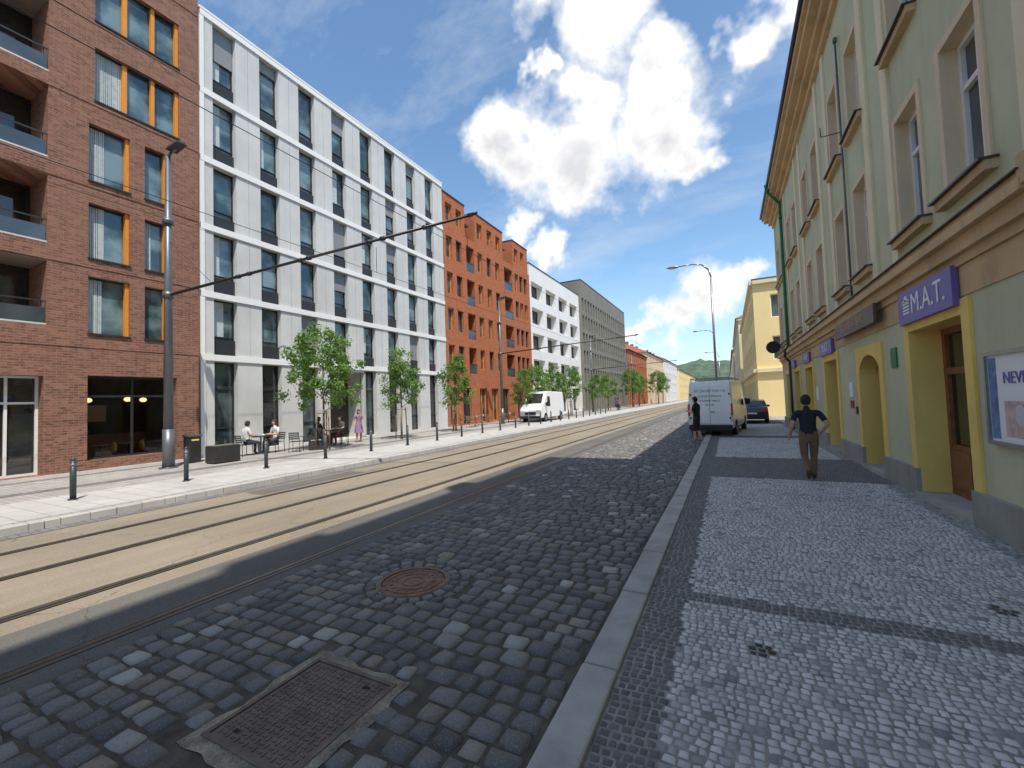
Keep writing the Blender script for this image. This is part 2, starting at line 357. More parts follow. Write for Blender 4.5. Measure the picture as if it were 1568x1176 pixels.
while y<34:
    p=random.uniform(.058,.068); x=-.775+random.uniform(-.01,.01); ph=random.uniform(-.4,.4)
    while x<2.97:
        w=random.uniform(.048,.078); xx=x+w/2; yy=y+p/2+.022*math.sin(xx*3+y*1.1)+.010*math.sin(xx*9+y*2)+random.uniform(-.004,.004)
        v=random.uniform(.80,1.16); rr=random.random()
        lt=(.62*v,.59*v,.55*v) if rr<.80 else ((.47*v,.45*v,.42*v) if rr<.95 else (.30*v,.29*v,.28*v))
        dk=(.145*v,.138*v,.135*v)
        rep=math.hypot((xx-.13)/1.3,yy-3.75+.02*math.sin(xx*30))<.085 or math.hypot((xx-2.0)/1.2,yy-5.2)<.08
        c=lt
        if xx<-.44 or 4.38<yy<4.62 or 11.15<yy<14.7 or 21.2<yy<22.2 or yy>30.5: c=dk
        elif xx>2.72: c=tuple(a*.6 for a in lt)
        if rep: c=(.06,.052,.045)
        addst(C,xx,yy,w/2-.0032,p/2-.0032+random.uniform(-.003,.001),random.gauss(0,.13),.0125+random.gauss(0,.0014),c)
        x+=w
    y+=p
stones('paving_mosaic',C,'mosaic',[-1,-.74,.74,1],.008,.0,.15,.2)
G=Grp('round_manhole_cover',(MHC[0],MHC[1],.012))
r=G.p('rim','ironr')
def ring(mb,r0,r1,z0,z1,n=40):
    vs=[];fs=[]
    for i in range(n):
        t=2*math.pi*i/n; c,s_=math.cos(t),math.sin(t)
        vs+=[(r0*c,r0*s_,z0),(r0*c,r0*s_,z1),(r1*c,r1*s_,z1),(r1*c,r1*s_,z0)]
    for i in range(n):
        a=4*i;b=4*((i+1)%n); fs+=[(a,a+1,b+1,b),(a+1,a+2,b+2,b+1),(a+2,a+3,b+3,b+2)]
    mb.add(vs,fs)
ring(r,.345,.385,-.04,.006); c=G.p('cover','ironr'); c.cyl((0,0,-.04),(0,0,-.004),.335,n=40,smooth=False)
for R in (.10,.19,.28): ring(c,R,R+.022,-.01,.003)
for i in range(16):
    t=2*math.pi*i/16; c.cyl((.235*math.cos(t),.235*math.sin(t),-.01),(.235*math.cos(t),.235*math.sin(t),.004),.018,n=8,smooth=False)
    c.cyl((.315*math.cos(t),.315*math.sin(t),-.01),(.315*math.cos(t),.315*math.sin(t),.003),.012,n=8,smooth=False)
ring(G.p('cement_collar','cement'),.385,.40,-.05,-.002)
G.done()
G=Grp('rectangular_drain_cover',((SQ[0]+SQ[1])/2,(SQ[2]+SQ[3])/2,.01)); hw=(SQ[1]-SQ[0])/2; hh=(SQ[3]-SQ[2])/2
cc_=G.p('cement_collar','cement'); n=96; vs=[]
for i in range(n):
    t=2*math.pi*i/n; c,s_=math.cos(t),math.sin(t); k=1/max(abs(c),abs(s_)); j_=.075+.022*math.sin(3*t+1)+.014*math.sin(7*t)+.008*math.sin(17*t+2)
    vs.append((c*k*(hw+j_),s_*k*(hh+j_),-.006)); vs.append((c*k*(hw-.01),s_*k*(hh-.01),.001))
cc_.add(vs,[(2*i,2*i+1,(2*i+3)%(2*n),(2*i+2)%(2*n)) for i in range(n)])
f=G.p('frame','iron'); f.box(-hw,-hw+.03,-hh,hh,-.03,.006);f.box(hw-.03,hw,-hh,hh,-.03,.006);f.box(-hw+.03,hw-.03,hh-.03,hh,-.03,.006);f.box(-hw+.03,hw-.03,-hh,-hh+.03,-.03,.006)
pl=G.p('cover','iron'); pl.box(-hw+.035,hw-.035,-hh+.035,hh-.035,-.03,-.002)
kx,ky=16,17
for i in range(kx):
    for j in range(ky):
        x=-hw+.05+(2*hw-.10)*(i+.5)/kx; yy=-hh+.05+(2*hh-.10)*(j+.5)/ky
        if (i+j)%2: pl.box(x-.017,x+.017,yy-.006,yy+.006,-.005,.003)
        else: pl.box(x-.006,x+.006,yy-.017,yy+.017,-.005,.003)
G.p('lifting_slots','groove').box(-.24,-.19,-hh+.1,-hh+.125,-.003,.0035);G.p('lifting_slots','groove').box(.19,.24,hh-.125,hh-.1,-.003,.0035)
G.done()
# ------------------------------------------------------------ brown brick building
G=Grp('brick_apartment_building')
y0=-14; o=(LX,y0,0); W=9.8-y0; ops=[]; w=G.p('walls','brick')
rows3=[(4.8,6.8),(7.45,9.4),(10.2,12.25)]; rows2=[(13.15,15.1),(16.1,18.0)]
bal=[(4.95,7.05),(7.65,9.9),(10.5,12.95),(13.4,15.9),(16.4,18.6)]
wins=[];bals=[]
for a,b in rows3: wins+=[(6.35,7.5,a,b,1),(7.95,8.7,a,b,1),(-1.2,.1,a,b,1),(-8.6,-7.4,a,b,1)]
for a,b in rows2: wins+=[(6.5,9.1,a,b,3),(-1.3,.2,a,b,1)]
for a,b in bal: bals+=[(1.5,5.35,a,b),(-6.2,-2.4,a,b)]
for q in wins: ops.append((q[0]-y0,q[1]-y0,q[2],q[3],.28))
for q in bals: ops.append((q[0]-y0,q[1]-y0,q[2],q[3],1.6))
ops+=[(6.35-y0,9.0-y0,.45,3.35,.35),(3.9-y0,5.3-y0,.13,3.3,.5),(0-y0,3.4-y0,.45,3.3,.35),(-8-y0,-1-y0,.45,3.3,.35)]
wall(w,o,UY,NX,W,0,21,ops)
w.box(LX-12,LX-.002,9.78,9.8,0,21); G.p('roof','zinc').box(LX-12,LX+.1,y0,9.8,21,21.2)
for q in wins:
    a,b=q[0]-y0,q[1]-y0
    win(G,o,UY,NX,a,b,q[2],q[3],.26,'dframe','glassb' ,q[4],(),.05)
    orf=G.p('orange_panels','orange'); pbox(orf,o,UY,NX,b-.11,b-.004,q[2]+.004,q[3]-.004,.08,.24)
    if q[4]==3: pbox(orf,o,UY,NX,a+.80,a+.94,q[2]+.004,q[3]-.004,.10,.24); pbox(orf,o,UY,NX,a+1.68,a+1.80,q[2]+.004,q[3]-.004,.10,.24)
    pbox(G.p('sills','zinc'),o,UY,NX,a-.02,b+.02,q[2]-.05,q[2]+.003,-.05,.26)
    if random.random()<.6:
        x_=a+.06
        while x_<a+(b-a)*random.uniform(.25,.6): pbox(G.p('curtains','curtain'),o,UY,NX,x_,x_+random.uniform(.03,.05),q[2]+.06,q[3]-.06,.235,.252); x_+=.055
for q in bals:
    a,b=q[0]-y0,q[1]-y0
    win(G,o,UY,NX,a,b,q[2],q[3],1.58,'dframe','glassd',3,(),.08)
    pquad(G.p('glass_railings','rail'),o,UY,NX,a+.02,b-.02,q[2]+.05,q[2]+.55,.06)
    pbox(G.p('handrails','zinc'),o,UY,NX,a,b,q[2]+.75,q[2]+.79,.03,.07)
    for k in range(4): pbox(G.p('railing_posts','zinc'),o,UY,NX,a+.1+k*(b-a-.22)/3,a+.13+k*(b-a-.22)/3,q[2]+.02,q[2]+.75,.062,.09)
    pbox(G.p('balcony_slabs','conc'),o,UY,NX,a+.003,b-.003,q[2]+.001,q[2]+.05,.002,1.57)
win(G,o,UY,NX,6.35-y0,9-y0,.45,3.35,.33,'dframe','clear',2,(2.6,),.07); win(G,o,UY,NX,3.9-y0,5.3-y0,.13,3.3,.48,'wframe','glassd',2,(2.4,),.07)
win(G,o,UY,NX,0-y0,3.4-y0,.45,3.3,.33,'dframe','clear',2,(2.6,),.07); win(G,o,UY,NX,-8-y0,-1-y0,.45,3.3,.33,'dframe','glassd',4,(),.07)
for (ya,yb) in ((5.7,9.6),(-.3,3.8)):
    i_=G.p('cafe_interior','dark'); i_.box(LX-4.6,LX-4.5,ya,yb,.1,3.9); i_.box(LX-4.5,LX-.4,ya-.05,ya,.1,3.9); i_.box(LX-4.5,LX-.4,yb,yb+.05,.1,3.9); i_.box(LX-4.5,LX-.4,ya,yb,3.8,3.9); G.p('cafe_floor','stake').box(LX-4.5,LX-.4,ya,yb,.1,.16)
    G.p('cafe_counter','wood').box(LX-3.6,LX-3.0,ya+.5,yb-.4,.16,1.2); G.p('cafe_menu_board','pinkplaster').box(LX-4.48,LX-4.44,ya+1,yb-1.2,1.7,2.4)
    for k in range(4):
        yy=ya+.5+k*.85; xx=LX-1.2-(k%2)*.9; G.p('pendant_lamps','pend').sphere((xx,yy,2.55),(.12,.12,.09),12,7); G.p('pendant_cords','black').cyl((xx,yy,2.65),(xx,yy,3.8),.008,n=5)
        G.p('cafe_tables','stake').cyl((LX-1.1,yy,.86),(LX-1.1,yy,.9),.3,n=16); G.p('cafe_chairs','yellow').sphere((LX-1.1,yy+.4,.75),(.2,.06,.22),10,6); G.p('cafe_table_legs','black').cyl((LX-1.1,yy,.16),(LX-1.1,yy,.86),.03,n=8)
for z in (4.3,7.1,9.95,12.95,15.95,18.9): pbox(G.p('brick_courses','brick'),o,UY,NX,0,W,z,z+.07,-.02,.0)
G.done()
# ------------------------------------------------------------ pale concrete building
G=Grp('concrete_apartment_building')
y0=9.85; W=27.2-y0; o=(LX,y0,0); bands=[4.25,6.95,9.85,12.8,15.8,19.25]
ops=[];cells=[]
cols=[(10.38+2.1*i-y0,11.36+2.1*i-y0) for i in range(8)]
for r_ in range(5):
    for i,(a,b) in enumerate(cols):
        cells.append((a,b,bands[r_]+.14,bands[r_+1]-.12)); ops.append((a,b,bands[r_]+.14,bands[r_+1]-.12,.38))
for i,(a,b) in enumerate(cols):
    if i==3: ops.append((a-.4,b+1.2,.13,4.0,1.5))
    else: ops.append((a,b,.2,4.1,.38))
wall(G.p('walls','conc'),o,UY,NX,W,0,19.4,ops)
for a,b,c,d in cells:
    win(G,o,UY,NX,a,b,c+.02,d,.34,'dframe','glassb',1,(c+.8,),.045)
    pbox(G.p('spandrels','dframe'),o,UY,NX,a+.003,b-.003,c,c+random.choice((.55,.62,.7)),.18,.24)
    rr=random.random()
    if rr<.3: pbox(G.p('roller_blinds','shade'),o,UY,NX,a+.04,b-.04,d-random.uniform(.5,2.0),d-.003,.21,.25)
    if random.random()<.4: pbox(G.p('curtains','curtain'),o,UY,NX,a+.08,a+.08+random.uniform(.15,.5),c+.8,d-.08,.315,.332)
for i,(a,b) in enumerate(cols):
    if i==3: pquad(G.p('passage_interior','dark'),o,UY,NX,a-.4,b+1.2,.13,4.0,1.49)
    else: win(G,o,UY,NX,a,b,.2,4.1,.36,'dframe','glassd' if i%2 else 'glass',1,(1.2,2.9),.06)
for z in bands: pbox(G.p('floor_bands','band'),o,UY,NX,0,W,z-.12,z+.14,-.06,0)
pbox(G.p('edge_pier','band'),o,UY,NX,0,.16,.12,19.4,-.05,0)
for i in range(8):
    a=cols[i][1]+.56
    for r_ in range(5): pbox(G.p('panel_joints','shade'),o,UY,NX,a-.006,a+.006,bands[r_]+.14,bands[r_+1]-.12,-.002,.004)
pbox(G.p('parapet','band'),o,UY,NX,-.02,W+.02,19.4,19.5,-.07,.3)
G.p('walls','conc').box(LX-12,LX-.003,y0,y0+.02,0,19.4); G.p('walls','conc').box(LX-12,LX-.003,27.18,27.2,0,19.4); G.p('roof','zinc').box(LX-12,LX-.3,y0,27.2,19.2,19.4)
G.done()
# ------------------------------------------------------------ orange brick building
G=Grp('orange_brick_building')
y0=27.22; W=43.6-y0; o=(LX,y0,0); ops=[]
fl=[4.3,7.25,10.2,13.15]
tw=[(0,3.2),(4.8,10.1),(12.3,16.0)]
for z in fl:
    for (a,b) in tw:
        n_=1 if b-a<3.5 else 2
        for i in range(2 if n_==1 else 3):
            c=a+.4+i*(b-a-.4)/(2 if n_==1 else 3); ops.append((c,c+.85,z+.6,z+2.35,.3))
    for (a,b) in((3.25,4.7),(10.2,12.2)): ops.append((a+.1,b-.1,z+.15,z+2.4,1.2))
for a in (.4,2.2,4.9,7.0,9.2,12.4,14.4): ops.append((a,a+1.3,.2,3.2,.3))
wall(G.p('walls','obrick'),o,UY,NX,W,0,16.2,ops)
for q in ops: win(G,o,UY,NX,q[0],q[1],q[2],q[3],q[4]-.02,'orange' if q[4]<.5 and random.random()<.4 else 'dframe','glassd' if q[4]>1 else 'glass',2 if q[1]-q[0]>1 else 1,(),.06)
for q in ops:
    if q[4]>1: pbox(G.p('railings','zinc'),o,UY,NX,q[0],q[1],q[2]+.8,q[2]+.85,.02,.06); pquad(G.p('glass_railings','rail'),o,UY,NX,q[0],q[1],q[2],q[2]+.8,.05)
for (a,b) in tw:
    oo=(LX,y0+a,0); W2=b-a; op2=[(.4,1.3,16.75,18.2,.3)]+([(2.2,3.1,16.75,18.2,.3),(3.9,4.7,16.75,18.2,.3)] if W2>4 else [(1.9,2.7,16.75,18.2,.3)])
    wall(G.p('walls','obrick'),oo,UY,NX,W2,16.2,18.9,op2)
    for q in op2: win(G,oo,UY,NX,q[0],q[1],q[2],q[3],.28,'orange','glass',1,(),.06)
    for e in (0,W2-.02): G.p('walls','obrick').box(LX-6,LX-.003,y0+a+e,y0+a+e+.02,16.2,18.9)
    G.p('roof','zinc').box(LX-6,LX+.05,y0+a-.03,y0+b+.03,18.9,19.0)
    G.p('terrace_shade','zinc').box(LX-3,LX-.4,y0+b,y0+b+1.3,17.6,17.7)
G.p('roof','zinc').box(LX-12,LX-.1,y0,43.6,16.15,16.2); G.done()
def generic(name,X,side,ya,yb,H,mat,fh=3.0,g0=4.0,ww=1.1,sp=2.2,wh=1.6,fr='dframe',gl='glass',depth=12,roof='zinc',dp=.25,pitch=0,zb=0.8,cornice=None):
    G=Grp(name); n=NX if side<0 else NW; o=(X,ya,0); W=yb-ya; ops=[]
    z=g0
    while z+zb+wh<H-.2:
        u=(sp-ww)/2
        while u+ww<W-.1: ops.append((u,u+ww,z+zb,z+zb+wh,dp)); u+=sp
        z+=fh
    u=(sp-ww)/2
    while u+ww<W-.1: ops.append((u,u+ww,.3,g0-.8,dp)); u+=sp
    wall(G.p('walls',mat),o,UY,n,W,0,H,ops)
    for q in ops: win(G,o,UY,n,q[0],q[1],q[2],q[3],dp-.02,fr,gl,2 if ww>1.5 else 1,(),.07)
    s=-1 if side<0 else 1
    xa,xb=sorted((X+s*.003,X+s*depth)); 
    oo=(xa,ya,0); ops=[]; z=g0
    if side>0:
        while z+zb+wh<H-.2:
            for u in np.arange(1.2,depth-2,2.6): ops.append((float(u),float(u)+1.0,z+zb,z+zb+wh,.2))
            z+=fh
    wall(G.p('walls',mat),oo,(1,0,0),(0,-1,0),xb-xa,0,H,ops)
    for q in ops: win(G,oo,(1,0,0),(0,-1,0),q[0],q[1],q[2],q[3],.18,fr,gl,1,(),.07)
    G.p('walls',mat).box(xa,xb,yb-.02,yb,0,H)
    if cornice:
        for z in (g0-.2,H-.35): pbox(G.p('cornices',cornice),o,UY,n,-.1,W+.1,z,z+.3,-.25,0); pbox(G.p('cornices',cornice),oo,(1,0,0),(0,-1,0),0,xb-xa,z+.003,z+.297,-.24,0)
    if pitch:
        xm=(xa+xb)/2; G.p('roof',roof).add([(xa-.4,ya-.3,H),(xb+.4,ya-.3,H),(xm,ya+2,H+pitch),(xa-.4,yb+.3,H),(xb+.4,yb+.3,H),(xm,yb-2,H+pitch)],[(0,1,2),(3,5,4),(0,2,5,3),(1,4,5,2)])
        for i in range(3): G.p('chimneys','brick').box(xm-.4,xm+.4,ya+4+i*7,ya+4.8+i*7,H+pitch-1,H+pitch+.8) if ya+5+i*7<yb else None
    else: G.p('roof',roof).box(xa-.05,xb+.05,ya-.03,yb+.03,H,H+.12)
    if name.startswith('tall'):
        for (a,b,h) in ((-9.5,-8.2,.9),(-4.6,-3.2,1.1),(.2,.9,1.6),(3.2,3.9,.8)): G.p('chimneys','brick').box(X-.02,X+1.2,a,b,H+.12,H+h)
    G.done(); return G
generic('white_apartment_building',LX,-1,43.62,61.6,17.6,'white',3.0,4.3,3.4,4.4,1.9,gl='glassd',dp=.9,zb=.5)
generic('grid_facade_office_building',LX+.4,-1,61.7,92,20,'taupe',2.7,4.2,.95,1.5,2.1,gl='glassb',dp=.45,zb=.3)
generic('corner_building',LX+.3,-1,94,118,12.5,'obrick',3.0,4.0,1.1,2.4,1.7,pitch=3,roof='roof')
G=Grp('advertising_mural'); G.p('panel','blue').box(LX-3,LX+.2,93.9,93.97,5,11); G.p('panel_figure','orange').box(LX-2.2,LX-.6,93.85,93.895,6,9.5); G.done()
generic('tenement_building',LX+.5,-1,118.1,150,14,'pinkplaster',3.2,4.0,1.1,2.6,1.8,pitch=3,roof='roof')
generic('tenement_building',LX+.8,-1,150.2,190,14.5,'white',3.2,4.0,1.1,2.6,1.8,pitch=3,roof='roof')
generic('tenement_building',LX+1.5,-1,190.3,300,13,'yfar',3.2,4.0,1.1,2.6,1.8,pitch=3,roof='roof')
generic('yellow_building',2.2,1,40,72,11.2,'yfar',3.4,3.8,1.0,2.4,1.9,fr='wframe',cornice='cream')
generic('yellow_building',1.9,1,74,120,13.5,'cream',3.3,3.8,1.0,2.6,1.9,fr='wframe',pitch=3,roof='roof',cornice='cream')
generic('tenement_building',1.6,1,121,180,13,'pinkplaster',3.3,3.8,1.0,2.6,1.9,pitch=3,roof='roof')
generic('tenement_building',1.8,1,181,330,14,'conc',3.3,3.8,1.0,2.6,1.9,pitch=3,roof='roof')
# ------------------------------------------------------------ right near building
generic('tall_tenement_building',3.02,1,-30,6.15,21.2,'cream',3.4,4.2,1.1,2.4,1.9,fr='wframe',cornice='tan')
G=Grp('green_plaster_building')
RX=3.0; y0=6.2; ye=30.0; W=ye-y0; o=(RX,y0,0)
ops=[];wl=[]
cs=[7.75,9.6,12.5,14.5,17.4,19.4,22.3,24.3,27.2,29.0]
for c in cs:
    for (a,b) in ((4.75,6.8),(8.25,10.25)): wl.append((c-.5-y0,c+.5-y0,a,b)); ops.append((c-.5-y0,c+.5-y0,a,b,.28))
doors=[(8.15,10.1,2.95,0),(11.9,13.5,2.75,1),(15.9,17.7,2.9,0),(20.0,21.7,2.9,0),(23.4,25.0,2.9,0),(26.8,28.2,2.9,0)]
dops=[(a-y0,b-y0,.02,h,.5) for a,b,h,_ in doors]
wall(G.p('walls','green'),o,UY,NW,W,4.0,12.3,ops,G.p('window_reveals','pinkplaster'))
wall(G.p('ground_floor_walls','green'),o,UY,NW,W,0,4.0,dops,G.p('door_reveals','yellow'))
for q in wl:
    a,b,c,d=q
    win(G,o,UY,NW,a,b,c,d,.24,'wframe','glass',2,(c+1.35,),.075)
    s=G.p('window_surrounds','pinkplaster'); pbox(s,o,UY,NW,a-.12,a,c-.1,d+.12,-.03,0); pbox(s,o,UY,NW,b,b+.12,c-.1,d+.12,-.03,0); pbox(s,o,UY,NW,a,b,d,d+.12,-.027,0)
    pbox(G.p('window_sills','tan'),o,UY,NW,a-.2,b+.2,c-.22,c-.10,-.13,0); pbox(G.p('sill_flashings','zinc'),o,UY,NW,a-.22,b+.22,c-.10,c-.07,-.19,.2)
for i in range(0,len(cs)-1):
    m_=(cs[i]+cs[i+1])/2-y0
    if cs[i+1]-cs[i]>2.5: 
        for dd in (-.62,.62): pbox(G.p('pilasters','cream'),o,UY,NW,m_+dd-.16,m_+dd+.16,4.2,11.9,-.05,0)
for c in [0,W-.3]: pbox(G.p('pilasters','cream'),o,UY,NW,c,c+.3,4.2,11.9,-.05,0)
for z0_,z1_,d in ((3.62,3.75,-.06),(3.75,3.95,-.14),(3.95,4.08,-.24),(4.08,4.16,-.2)): pbox(G.p('string_course','tan'),o,UY,NW,0,W+abs(d),z0_,z1_,d,0)
pbox(G.p('string_course_flashing','zinc'),o,UY,NW,0,W+.26,4.16,4.175,-.26,0)
pbox(G.p('frieze','tan'),o,UY,NW,0,W,3.2,3.615,-.02,0)
for z0_,z1_,d in ((11.9,12.15,-.12),(12.15,12.4,-.28),(12.4,12.62,-.5),(12.62,12.8,-.6)): pbox(G.p('eave_cornice','tan'),o,UY,NW,0,W+abs(d),z0_,z1_,d,.0)
G.p('gutter','zinc').cyl((2.36,y0,12.84),(2.36,ye+.6,12.84),.075,n=10)
G.p('roof','roof').add([(2.42,y0,12.85),(2.42,ye+.5,12.85),(8,ye-.2,14.2),(8,y0,14.2),(14,y0,12.85),(14,ye+.5,12.85)],[(0,1,2,3),(3,2,5,4),(1,5,2)])
G.p('end_wall','yfar').box(RX+.003,14,ye-.02,ye,0,12.6)
edges=[0]+[e for a,b,h,_ in doors for e in (a-y0,b-y0)]+[W]
for i in range(0,len(edges),2): 
    if edges[i+1]-edges[i]>.05: pbox(G.p('plinth','plinth'),o,UY,NW,edges[i],edges[i+1],0,.5,-.07,0)
for (a,b,h,arch) in doors:
    a-=y0;b-=y0; s=G.p('door_surrounds','yellow')
    pbox(s,o,UY,NW,a-.22,a,.5,h+.22,-.04,0);pbox(s,o,UY,NW,b,b+.22,.5,h+.22,-.04,0);pbox(s,o,UY,NW,a,b,h,h+.22,-.037,0)
    if arch:
        mb=s; cx_=(a+b)/2; rw=(b-a)/2; K=10
        vs=[];fs=[]
        for k_ in range(K+1):
            t=math.pi*k_/K; u=cx_-rw*math.cos(t); v=h-.45+.45*math.sin(t)
            vs+=[V(o)+V((-.036,u,v)),V(o)+V((-.036,u,h+.001)),V(o)+V((.3,u,v))]
        for k_ in range(K): i=3*k_; fs+=[(i,i+1,i+4,i+3),(i,i+3,i+5,i+2)]
        mb.add(vs,fs)
    g=G.p('door_panels','wood' ); 
    win(G,o,UY,NW,a,b,.03,h,.46,'wood','glassd' if not arch else 'glass',2,(2.15,),.11)
    for k_ in range(2):
        ua=a+.11+k_*(b-a)/2; ub=ua+(b-a)/2-.2
        pbox(g,o,UY,NW,ua,ub,.14,.95 if not arch else 1.5,.40,.45); pbox(g,o,UY,NW,ua+.08,ub-.08,.25,.85 if not arch else 1.4,.37,.40)
    G.p('door_handles','hub').cyl((RX+.36,y0+(a+b)/2-.12,1.05),(RX+.36,y0+(a+b)/2-.12,1.3),.014,n=8)
    pbox(G.p('door_steps','granite'),o,UY,NW,a-.05,b+.05,0,.09,-.09,.45)
G.done()
def text(parent,s,loc,size,mat,ax=(0,-1,0),nrm=(-1,0,0),name='lettering',align='CENTER',ext=.003):
    c=bpy.data.curves.new(name,'FONT'); c.body=s; c.size=size; c.align_x=align; c.align_y='CENTER'; c.extrude=ext
    c.materials.append(M[mat]); t=bpy.data.objects.new(name,c); coll.objects.link(t)
    x=V(ax).normalized(); z=V(nrm).normalized(); y=z.cross(x)
    m=Matrix((x,y,z)).transposed().to_4x4(); m.translation=V(loc)
    t.matrix_world=m
    if parent: t.parent=parent
    return t
def wallsign(name,ya,yb,za,zb_,mat,txt,size,tm='lettering',x=RX-.03,th=.08):
    G=Grp(name); G.p('panel',mat).box(x-th,x,ya,yb,za,zb_); G.done({'panel':(.006,2)})
    text(G.e,txt,(x-th-.004,(ya+yb)/2,(za+zb_)/2),size,tm); return G
g_=wallsign('shop_sign',8.15,10.25,3.08,3.66,'purple','   M.A.T.',.48)
mb=MB()
for k in range(5): mb.box(RX-.118,RX-.111,9.72,10.0,3.25+k*.055,3.28+k*.055)
mb.cyl((RX-.118,9.86,3.5),(RX-.111,9.86,3.5),.07,n=14); q=mkobj('sign_emblem',mb,'lettering'); q.parent=g_.e
wallsign('cafe_sign',11.3,14.9,3.34,3.74,'brownsign','KAVARNA  BAR',.28,'tan',x=RX-.16,th=.06)
wallsign('shop_sign',16.1,17.9,3.1,3.55,'purple','M.A.T.',.36); wallsign('shop_sign',20.2,21.7,3.1,3.5,'purple','VSTUP',.3); wallsign('shop_sign',24.2,25.2,3.1,3.45,'purple','M.A.T.',.22)
G=Grp('poster_display_case'); x=RX
f=G.p('frame','hub'); f.box(x-.07,x,6.55,7.62,1.2,1.25);f.box(x-.07,x,6.55,7.62,2.31,2.36);f.box(x-.07,x,6.55,6.6,1.25,2.31);f.box(x-.07,x,7.57,7.62,1.25,2.31)
G.p('poster','lettering').box(x-.04,x-.001,6.6,7.57,1.25,2.31)
G.p('poster_print','blue').box(x-.043,x-.04,7.38,7.55,1.28,2.28); G.p('poster_portrait','pink').box(x-.043,x-.04,6.7,7.25,1.32,1.75)
G.p('poster_faces','conc').sphere((x-.044,6.95,1.58),(.004,.10,.13),12,8)
text(G.done(),'NEVE',(x-.046,7.0,2.02),.20,'purple')
G=Grp('notice_plates'); 
for (ya,za,s1,s2,m_) in ((14.3,1.75,.28,.4,'lettering'),(14.3,1.45,.28,.2,'red'),(13.95,1.3,.12,.2,'zinc'),(19.2,1.6,.3,.5,'lettering'),(10.85,2.35,.3,.4,'greenpipe')):
    G.p('plate_'+m_,m_).box(x-.03,x-.001,ya,ya+s1,za,za+s2)
G.done()
G=Grp('drainpipe'); G.p('pipe','greenpipe').tube([(2.36,25.9,12.8),(2.4,25.9,12.45),(2.88,25.9,11.8),(2.88,25.9,4.25)],[.07]*4,10)
for z in (5,7,9,11): G.p('brackets','greenpipe').cyl((2.88,25.9,z),(2.88,25.9,z+.06),.09,n=10)
G.p('hopper','greenpipe').cyl((2.36,25.9,12.6),(2.36,25.9,12.9),.09,.14,10); G.p('lower_pipe','zinc').tube([(2.88,25.9,4.25),(2.72,25.9,4.1),(2.72,25.9,3.7),(2.9,25.9,3.5),(2.9,25.9,.02)],[.06]*5,10); G.done()
G=Grp('vent_pipe'); G.p('pipe','steel').tube([(2.93,13.5,4.3),(2.93,13.5,11.0)],[.025]*2,8); G.p('cap','steel').cyl((2.93,13.5,11),(2.93,13.5,11.12),.05,n=10); G.p('bracket','steel').tube([(2.93,13.5,8.6),(2.5,13.5,8.6),(2.5,13.5,8.85)],[.014]*3,6); G.done()
G=Grp('projecting_round_sign'); G.p('disc','black').cyl((2.5,29.2,4.6),(2.5,29.3,4.6),.36,n=24); G.p('bracket','zinc').tube([(3,29.25,4.6),(2.8,29.25,4.6)],[.03]*2,6); G.done()
# ------------------------------------------------------------ street furniture
def bollard(x,y):
    G=Grp('bollard',(x,y,.12)); b=G.p('post','bollard'); b.cyl((0,0,0),(0,0,.86),.055,.055,14); b.cyl((0,0,.86),(0,0,.92),.055,.028,14); b.cyl((0,0,0),(0,0,.03),.085,n=14); G.p('reflective_band','steel').cyl((0,0,.74),(0,0,.80),.057,n=14); G.done()
for i in range(-3,22): bollard(-12.95-.06*max(i,0)**.5,3.99+2.22*i)
def mast(x,y,h,lamp=True,arm=None,r=.14):
    G=Grp('tram_wire_mast',(x,y,.12)); p=G.p('pole','steel'); p.cyl((0,0,0),(0,0,1.3),r*1.25,r*1.2,18); p.cyl((0,0,1.3),(0,0,h),r*1.02,r*.6,18); p.cyl((0,0,0),(0,0,.04),r*1.9,n=18)
    for z in (arm[0] if arm else 5.8,8.4): p.cyl((0,0,z-.1),(0,0,z+.1),r*1.15,n=18)
    if lamp:
        p.tube([(0,0,h-.1),(.1,.05,h+.12),(.35,.1,h+.2)],[.05,.045,.04],8)
        q=G.p('lamp_head','zinc'); q.add([(.1,-.12,h+.14),(.8,-.1,h+.22),(.8,.2,h+.22),(.1,.22,h+.14),(.15,-.08,h+.27),(.75,-.05,h+.31),(.75,.15,h+.31),(.15,.18,h+.27)],[(0,1,2,3),(4,7,6,5),(0,4,5,1),(1,5,6,2),(2,6,7,3),(3,7,4,0)])
    if arm:
        z,dx,dy,dz=arm; a=G.p('cantilever_arm','zinc'); a.tube([(0,0,z),(dx,dy,z+dz)],[.05,.035],10)
        a.cyl((dx,dy,z+dz),(dx+.25,dy+.04,z+dz+.05),.06,.03,10)
        a.tube([(0,0,z+1.9),(dx*.18,dy*.18,z+dz*.18+.05)],[.008,.008],6)
        for f_ in (.28,.32,.5,.53,.72,.76,.88): c=V((dx*f_,dy*f_,z+dz*f_)); a.cyl(c,c+V((.12,.02,.008)),.065,n=10)
    G.done()
mast(-16.8,7.5,10.7,True,(5.85,11.0,1.75,.85))
mast(-16.6,30.8,10.2,True,(5.8,10.8,.5,.5),.12); mast(-16.6,57,10.2,True,(5.8,10.8,.5,.5),.12); mast(-16.6,85,10.2)
G=Grp('tram_contact_wires')
for x in (-5.7,-8.78):
    y=-45
    while y<250:
        a=(x+.15*math.sin(y/22),y,5.75); b=(x+.15*math.sin((y+26)/22),y+26,5.75); G.p('wires','black').cyl(a,b,.006,n=5); y+=26
for yy in (9.0,31.2,57.5):
    for x in (-5.7,-8.78): G.p('hangers','black').cyl((x,yy,5.75),(x,yy,6.5),.008,n=5)
G.p('feeder_wires','black').tube([(-16.8,-40,8.6),(-16.8,7.5,8.6),(-16.8,31,8.6),(-16.8,57,8.6),(-16.8,85,8.6)],[.008]*5,5)
G.done()
